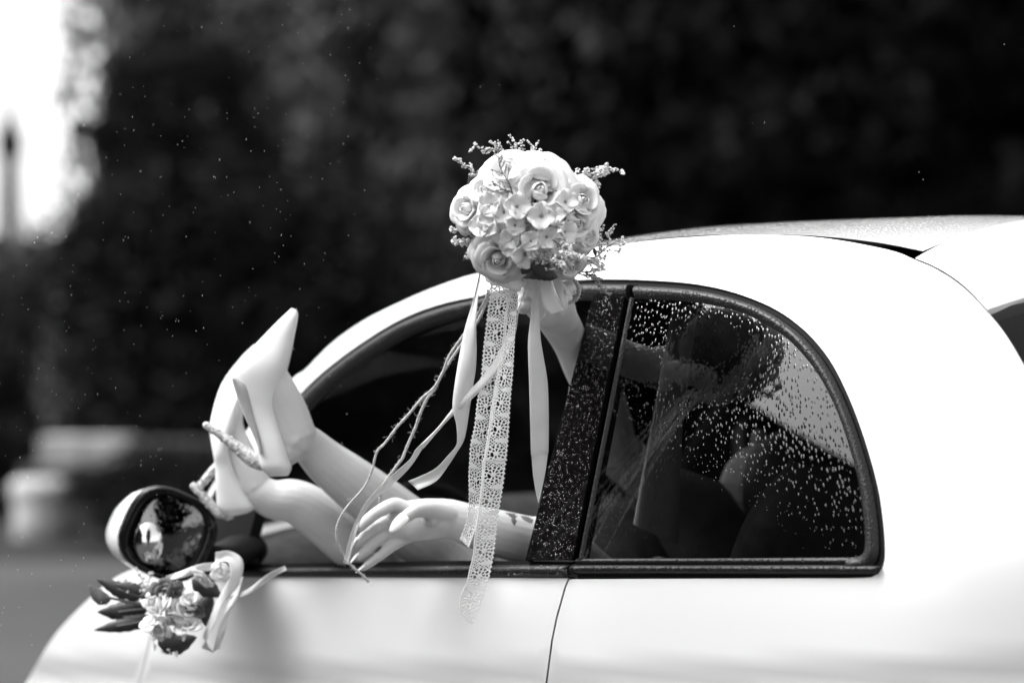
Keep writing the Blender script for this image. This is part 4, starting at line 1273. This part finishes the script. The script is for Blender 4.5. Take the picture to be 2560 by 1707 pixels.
def lace_keep(u, t):
    Pp = 1.30
    sc = .03 + .06 * abs(math.sin(math.pi * t / .24))
    if u < sc: return False
    if u < .15 or u > .88:
        return not (.90 < u < .95 and (t * 12) % 1 < .5)
    tm = t % Pp; cx, cy = .52, Pp / 2
    dx, dy = u - cx, (tm - cy); r = math.hypot(dx, dy); a = math.atan2(dy, dx)
    if math.hypot(dx - .17, dy - .10) < .075: return False
    if r < .09: return True
    if .12 < r < .25 and math.cos(8 * a) > -.15: return False
    if .29 < r < .41 and math.cos(12 * a + 1) > -.2: return False
    if r < .43: return True
    zig = abs(((tm / Pp + .5) % 1) - .5)
    if zig < .05 + .05 * math.sin(6 * u): return True
    p, q = (u * .9 + t) * 6.5, (u * .9 - t) * 6.5
    return not ((p % 1) < .66 and (q % 1) < .66)
laceL = Z2([(1262, 80), (1258, 280), (1240, 400), (1228, 520), (1212, 640), (1200, 800), (1190, 930), (1160, 1100), (1140, 1290), (1110, 1430), (1100, 1568)]) + Z3([(1094, 280), (1098, 430), (1090, 590), (1065, 680), (1028, 770)])
laceLr = Z2([(1450, 80), (1440, 280), (1410, 400), (1400, 520), (1390, 640), (1370, 800), (1345, 930), (1320, 1100), (1290, 1290), (1260, 1430), (1235, 1568)]) + Z3([(1222, 280), (1205, 430), (1180, 590), (1155, 700), (1105, 842)])
edge_ribbon('lace_ribbon', laceL, laceLr, 3.500, 3.565, 720, M['lace'], bq, 44, .002, keep=lace_keep, thick=.0009)
laceR = Z2([(1360, 80), (1400, 340), (1380, 480), (1370, 640), (1330, 860), (1290, 1100), (1262, 1300), (1240, 1450), (1222, 1568)]) + Z3([(1212, 160), (1200, 350), (1180, 560), (1150, 740), (1135, 900), (1110, 1000), (1085, 1110), (1040, 1220), (1030, 1330), (1075, 1400), (1128, 1440)])
laceRr = Z2([(1492, 80), (1492, 340), (1480, 480), (1470, 640), (1460, 860), (1440, 1100), (1430, 1300), (1420, 1450), (1410, 1568)]) + Z3([(1408, 150), (1385, 350), (1350, 560), (1330, 740), (1310, 900), (1292, 1000), (1272, 1090), (1240, 1180), (1200, 1300), (1165, 1380), (1136, 1440)])
edge_ribbon('lace_ribbon', laceR, laceRr, 3.488, 3.555, 820, M['lace'], bq, 44, .002, keep=lambda u, t: lace_keep(1 - u, t + .4), thick=.0009)
mb = MB(); mb.tube([P(*z2((1258, 108)), 3.49), P(*z2((1330, 140)), 3.475), P(*z2((1420, 160)), 3.475), P(*z2((1500, 190)), 3.49)], [(.005, .012)] * 4, 10, 20, ref=UP); mb.build('lace_knot', M['lace'], bq)
# sheer organza strip, crossing in front of the lace
edge_ribbon('organza_ribbon', Z2([(1575, 130), (1530, 260), (1480, 420), (1425, 540), (1350, 700), (1275, 830), (1180, 950), (1040, 1080), (950, 1200), (845, 1330), (690, 1480)]) + Z3([(640, 150), (470, 300), (360, 410), (280, 510), (200, 670), (150, 830), (120, 960)]),
            Z2([(1600, 130), (1545, 260), (1495, 420), (1475, 560), (1420, 720), (1330, 870), (1200, 1020), (1060, 1150), (960, 1235), (858, 1345), (735, 1490)]) + Z3([(760, 30), (640, 215), (480, 370), (350, 480), (262, 620), (205, 800), (160, 975)]),
            3.478, 3.62, 80, M['organza'], bq, 4, .003)
# bow loops
edge_ribbon('bow_loop', [zb4(p) for p in [(865, 490), (875, 620), (895, 760), (940, 880), (1030, 975)]], [zb4(p) for p in [(1035, 500), (1060, 620), (1100, 740), (1150, 850), (1215, 915)]], 3.49, 3.475, 24, M['satin'], bq, 6, .001)
edge_ribbon('bow_loop', [zb4(p) for p in [(1040, 500), (1090, 640), (1150, 790), (1200, 890), (1215, 915)]], [zb4(p) for p in [(1150, 490), (1190, 600), (1230, 720), (1256, 830), (1240, 905)]], 3.50, 3.485, 24, M['satin'], bq, 6, .001)
edge_ribbon('bow_loop', [zb4(p) for p in [(640, 600), (650, 560), (720, 500), (790, 480)]], [zb4(p) for p in [(780, 700), (760, 600), (780, 540), (810, 480)]], 3.52, 3.50, 16, M['satin'], bq, 5, .002)
edge_ribbon('organza_loop', [zb4(p) for p in [(1150, 490), (1190, 620), (1230, 720), (1320, 730)]], [zb4(p) for p in [(1280, 500), (1330, 560), (1365, 640), (1350, 715)]], 3.50, 3.49, 20, M['organza'], bq, 6, .003)
def twine(pts, d0, d1, parent, r=.0016, fuzz=120, seed=1, conv=None):
    rg = random.Random(seed)
    n = 150
    c = catmull(pts, n); mb = MB()
    ctr = [P(c[i][0], c[i][1], d0 + (d1 - d0) * i / (n - 1)) for i in range(n)]
    ln = sum((ctr[i + 1] - ctr[i]).length for i in range(n - 1))
    turns = ln / .010
    for ph in (0, math.pi):
        pp = []
        for i in range(n):
            tg = (ctr[min(i + 1, n - 1)] - ctr[max(i - 1, 0)]).normalized()
            a = tg.cross(FW).normalized(); b = tg.cross(a)
            w = 2 * math.pi * turns * i / n + ph
            pp.append(ctr[i] + (a * math.cos(w) + b * math.sin(w)) * r * .75)
        mb.tube(pp, r, 6, n)
    o = mb.build('twine', M['twine'], parent)
    fz_ = MB()
    for k in range(fuzz):
        i = rg.randint(0, n - 1)
        v = Vector((rg.gauss(0, 1), rg.gauss(0, 1), rg.gauss(0, 1))).normalized(); v2 = Vector((rg.gauss(0, 1), rg.gauss(0, 1), rg.gauss(0, 1))).normalized()
        L = rg.uniform(.004, .011)
        fz_.tube([ctr[i], ctr[i] + v * L * .6, ctr[i] + v * L * .8 + v2 * L * .5], .00022, 3, 5, caps=False)
    f_ = fz_.build('fuzz', M['twine'], o); f_['kind'] = 'stuff'
    return o
twine(Z2([(1255, 240), (1245, 290), (1170, 430), (1060, 590), (950, 750), (900, 880), (830, 1000), (740, 1080), (640, 1200), (540, 1310), (450, 1430), (390, 1490)]) + Z3([(365, 150), (350, 220), (290, 360), (160, 510), (90, 620), (66, 730), (95, 850), (170, 970), (250, 1040), (315, 1105)]), 3.51, 3.64, bq, seed=1, fuzz=190)
twine(Z2([(1260, 240), (1250, 300), (1190, 450), (1075, 620), (965, 780), (895, 890), (835, 1010), (780, 1080), (720, 1210), (690, 1300), (660, 1370), (620, 1460), (585, 1550)]) + Z3([(560, 170), (510, 240), (450, 320), (415, 400), (405, 480)]), 3.515, 3.63, bq, seed=2, fuzz=150)
twine([zb4(p) for p in [(1150, 480), (1240, 500), (1330, 520), (1390, 600), (1400, 690), (1360, 780), (1260, 825)]], 3.50, 3.52, bq, seed=3, fuzz=60)
twine([zb4(p) for p in [(1260, 520), (1340, 560), (1370, 650), (1345, 760), (1270, 830)]], 3.505, 3.525, bq, seed=4, fuzz=40)

# ------------------------------------------------------------------ flowers tied to the wing mirror
pd = 3.87
posy = empty('flower_posy', P(*z9((1130, 1050)), pd), 'small posy of pale flowers and dark leaves with white ribbon tied under the wing mirror', 'flowers')
d9 = lambda x, y, d=pd: P(*z9((x, y)), d)
for i, (l0, l1, l2, w) in enumerate([((900, 1030), (770, 965), (625, 895), .020), ((720, 1020), (650, 1015), (575, 935), .018), ((960, 1085), (800, 1105), (630, 1108), .026), ((960, 1175), (790, 1195), (610, 1225), .017), ((1030, 1240), (1120, 1310), (1270, 1270), .030), ((1370, 1000), (1320, 1080), (1330, 1200), .022), ((1240, 900), (1350, 960), (1430, 1010), .026), ((930, 990), (840, 960), (740, 930), .018), ((1000, 1150), (880, 1160), (790, 1140), .014), ((1040, 960), (980, 1000), (900, 1010), .022)]):
    leaf('leaf', [l0, l1, l2], w, M['leaf'] if i not in (1, 8) else M['leaf_grey'], posy, pd + .008 * (i % 3) - (.01 if i > 3 else 0), .45, z9)
for st in ([(760, 960), (900, 1010), (1050, 1070)], [(770, 1108), (920, 1090), (1060, 1080)], [(760, 1200), (920, 1170), (1060, 1120)], [(700, 1015), (860, 1050), (1040, 1090)]):
    mb = MB(); mb.tube([d9(x, y, pd - .004) for x, y in st], .0022, 6); mb.build('stem', M['twig'], posy)
for i, (x, y, r, mm) in enumerate([(1120, 1040, 85, 'petal_cream'), (1010, 1100, 75, 'petal_cream'), (1200, 1080, 80, 'petal_cream'), (1120, 1160, 80, 'petal_cream'), (1020, 1220, 70, 'petal_cream'), (1210, 1180, 75, 'petal_cream'), (1060, 980, 70, 'leaf_grey'), (1300, 900, 65, 'petal_cream'), (1420, 850, 50, 'petal'), (1150, 980, 55, 'leaf_grey'), (960, 1170, 55, 'petal'), (1260, 1110, 50, 'leaf_grey'), (1110, 1100, 60, 'petal'), (1060, 1060, 60, 'petal_cream'), (1160, 1120, 60, 'petal_cream'), (1230, 1020, 55, 'petal_cream'), (1050, 1170, 60, 'petal_cream'), (1180, 1230, 50, 'petal_cream'), (980, 1050, 50, 'petal')]):
    ax = (-FW + Vector((rnd.gauss(0, .8), 0, rnd.gauss(.2, .7)))).normalized()
    rose(d9(x, y, pd - .055), ax, r / (2.583 * FOC / pd), M[mm], posy, 70 + i, [(2, .25, .6, 1.5, .05), (3, .7, .55, 1.0, .2), (4, 1.1, .35, .8, .3)])
sprig([d9(920, 1010), d9(960, 960), d9(900, 930), d9(830, 970)], 7, .03, .004, M['frost'], posy, 90, 8, False)
sprig([d9(960, 1230), d9(1000, 1270), d9(1060, 1310), d9(1110, 1330)], 6, .02, .003, M['frost'], posy, 91, 8, False)
R9 = lambda l: [z9(p) for p in l]
edge_ribbon('ribbon', R9([(1390, 725), (1480, 715), (1560, 760), (1570, 850), (1520, 960), (1440, 1060), (1390, 1180), (1330, 1280), (1300, 1340)]), R9([(1390, 800), (1450, 780), (1480, 800), (1480, 880), (1440, 960), (1390, 1060), (1340, 1190), (1310, 1270), (1380, 1370)]), pd - .03, pd - .04, 40, M['satin'], posy, 5, .008)
edge_ribbon('ribbon', R9([(1540, 900), (1490, 1020), (1440, 1140), (1400, 1260), (1370, 1370)]), R9([(1570, 880), (1530, 1020), (1480, 1130), (1450, 1260), (1420, 1340)]), pd - .02, pd - .03, 30, M['satin'], posy, 5, .008)
edge_ribbon('ribbon', R9([(1070, 880), (1180, 840), (1290, 800), (1390, 790)]), R9([(1080, 905), (1190, 885), (1300, 850), (1390, 840)]), pd - .03, pd - .03, 20, M['satin'], posy, 5, .003)
edge_ribbon('ribbon', R9([(1480, 1010), (1600, 960), (1720, 870), (1840, 810)]), R9([(1490, 1030), (1620, 985), (1740, 900), (1850, 835)]), pd - .02, 3.80, 24, M['organza'], posy, 4, .003)

# ------------------------------------------------------------------ falling rain
rr = random.Random(77); rb = MB()
for k in range(520):
    u = 950 * rr.random() ** 1.2 if k < 470 else rr.uniform(900, 2560)
    v = rr.uniform(0, 1650); d = 3.53 + rr.gauss(0, .13)
    if v > 480 and u > 900: continue
    if v > 1250 and u > 560: continue
    p = P(u, v, d)
    s = rr.uniform(.00013, .00030); L = rr.uniform(1.5, 6.0)
    dr = Vector((rr.gauss(.1, .12), rr.gauss(0, .1), 1)).normalized()
    rb.ell(p, (s, s, s * L), frame(dr), 6, 5)
props(rb.build('rain', M['rain']), 'fine rain drops falling in front of the dark trees', 'rain', kind='stuff')
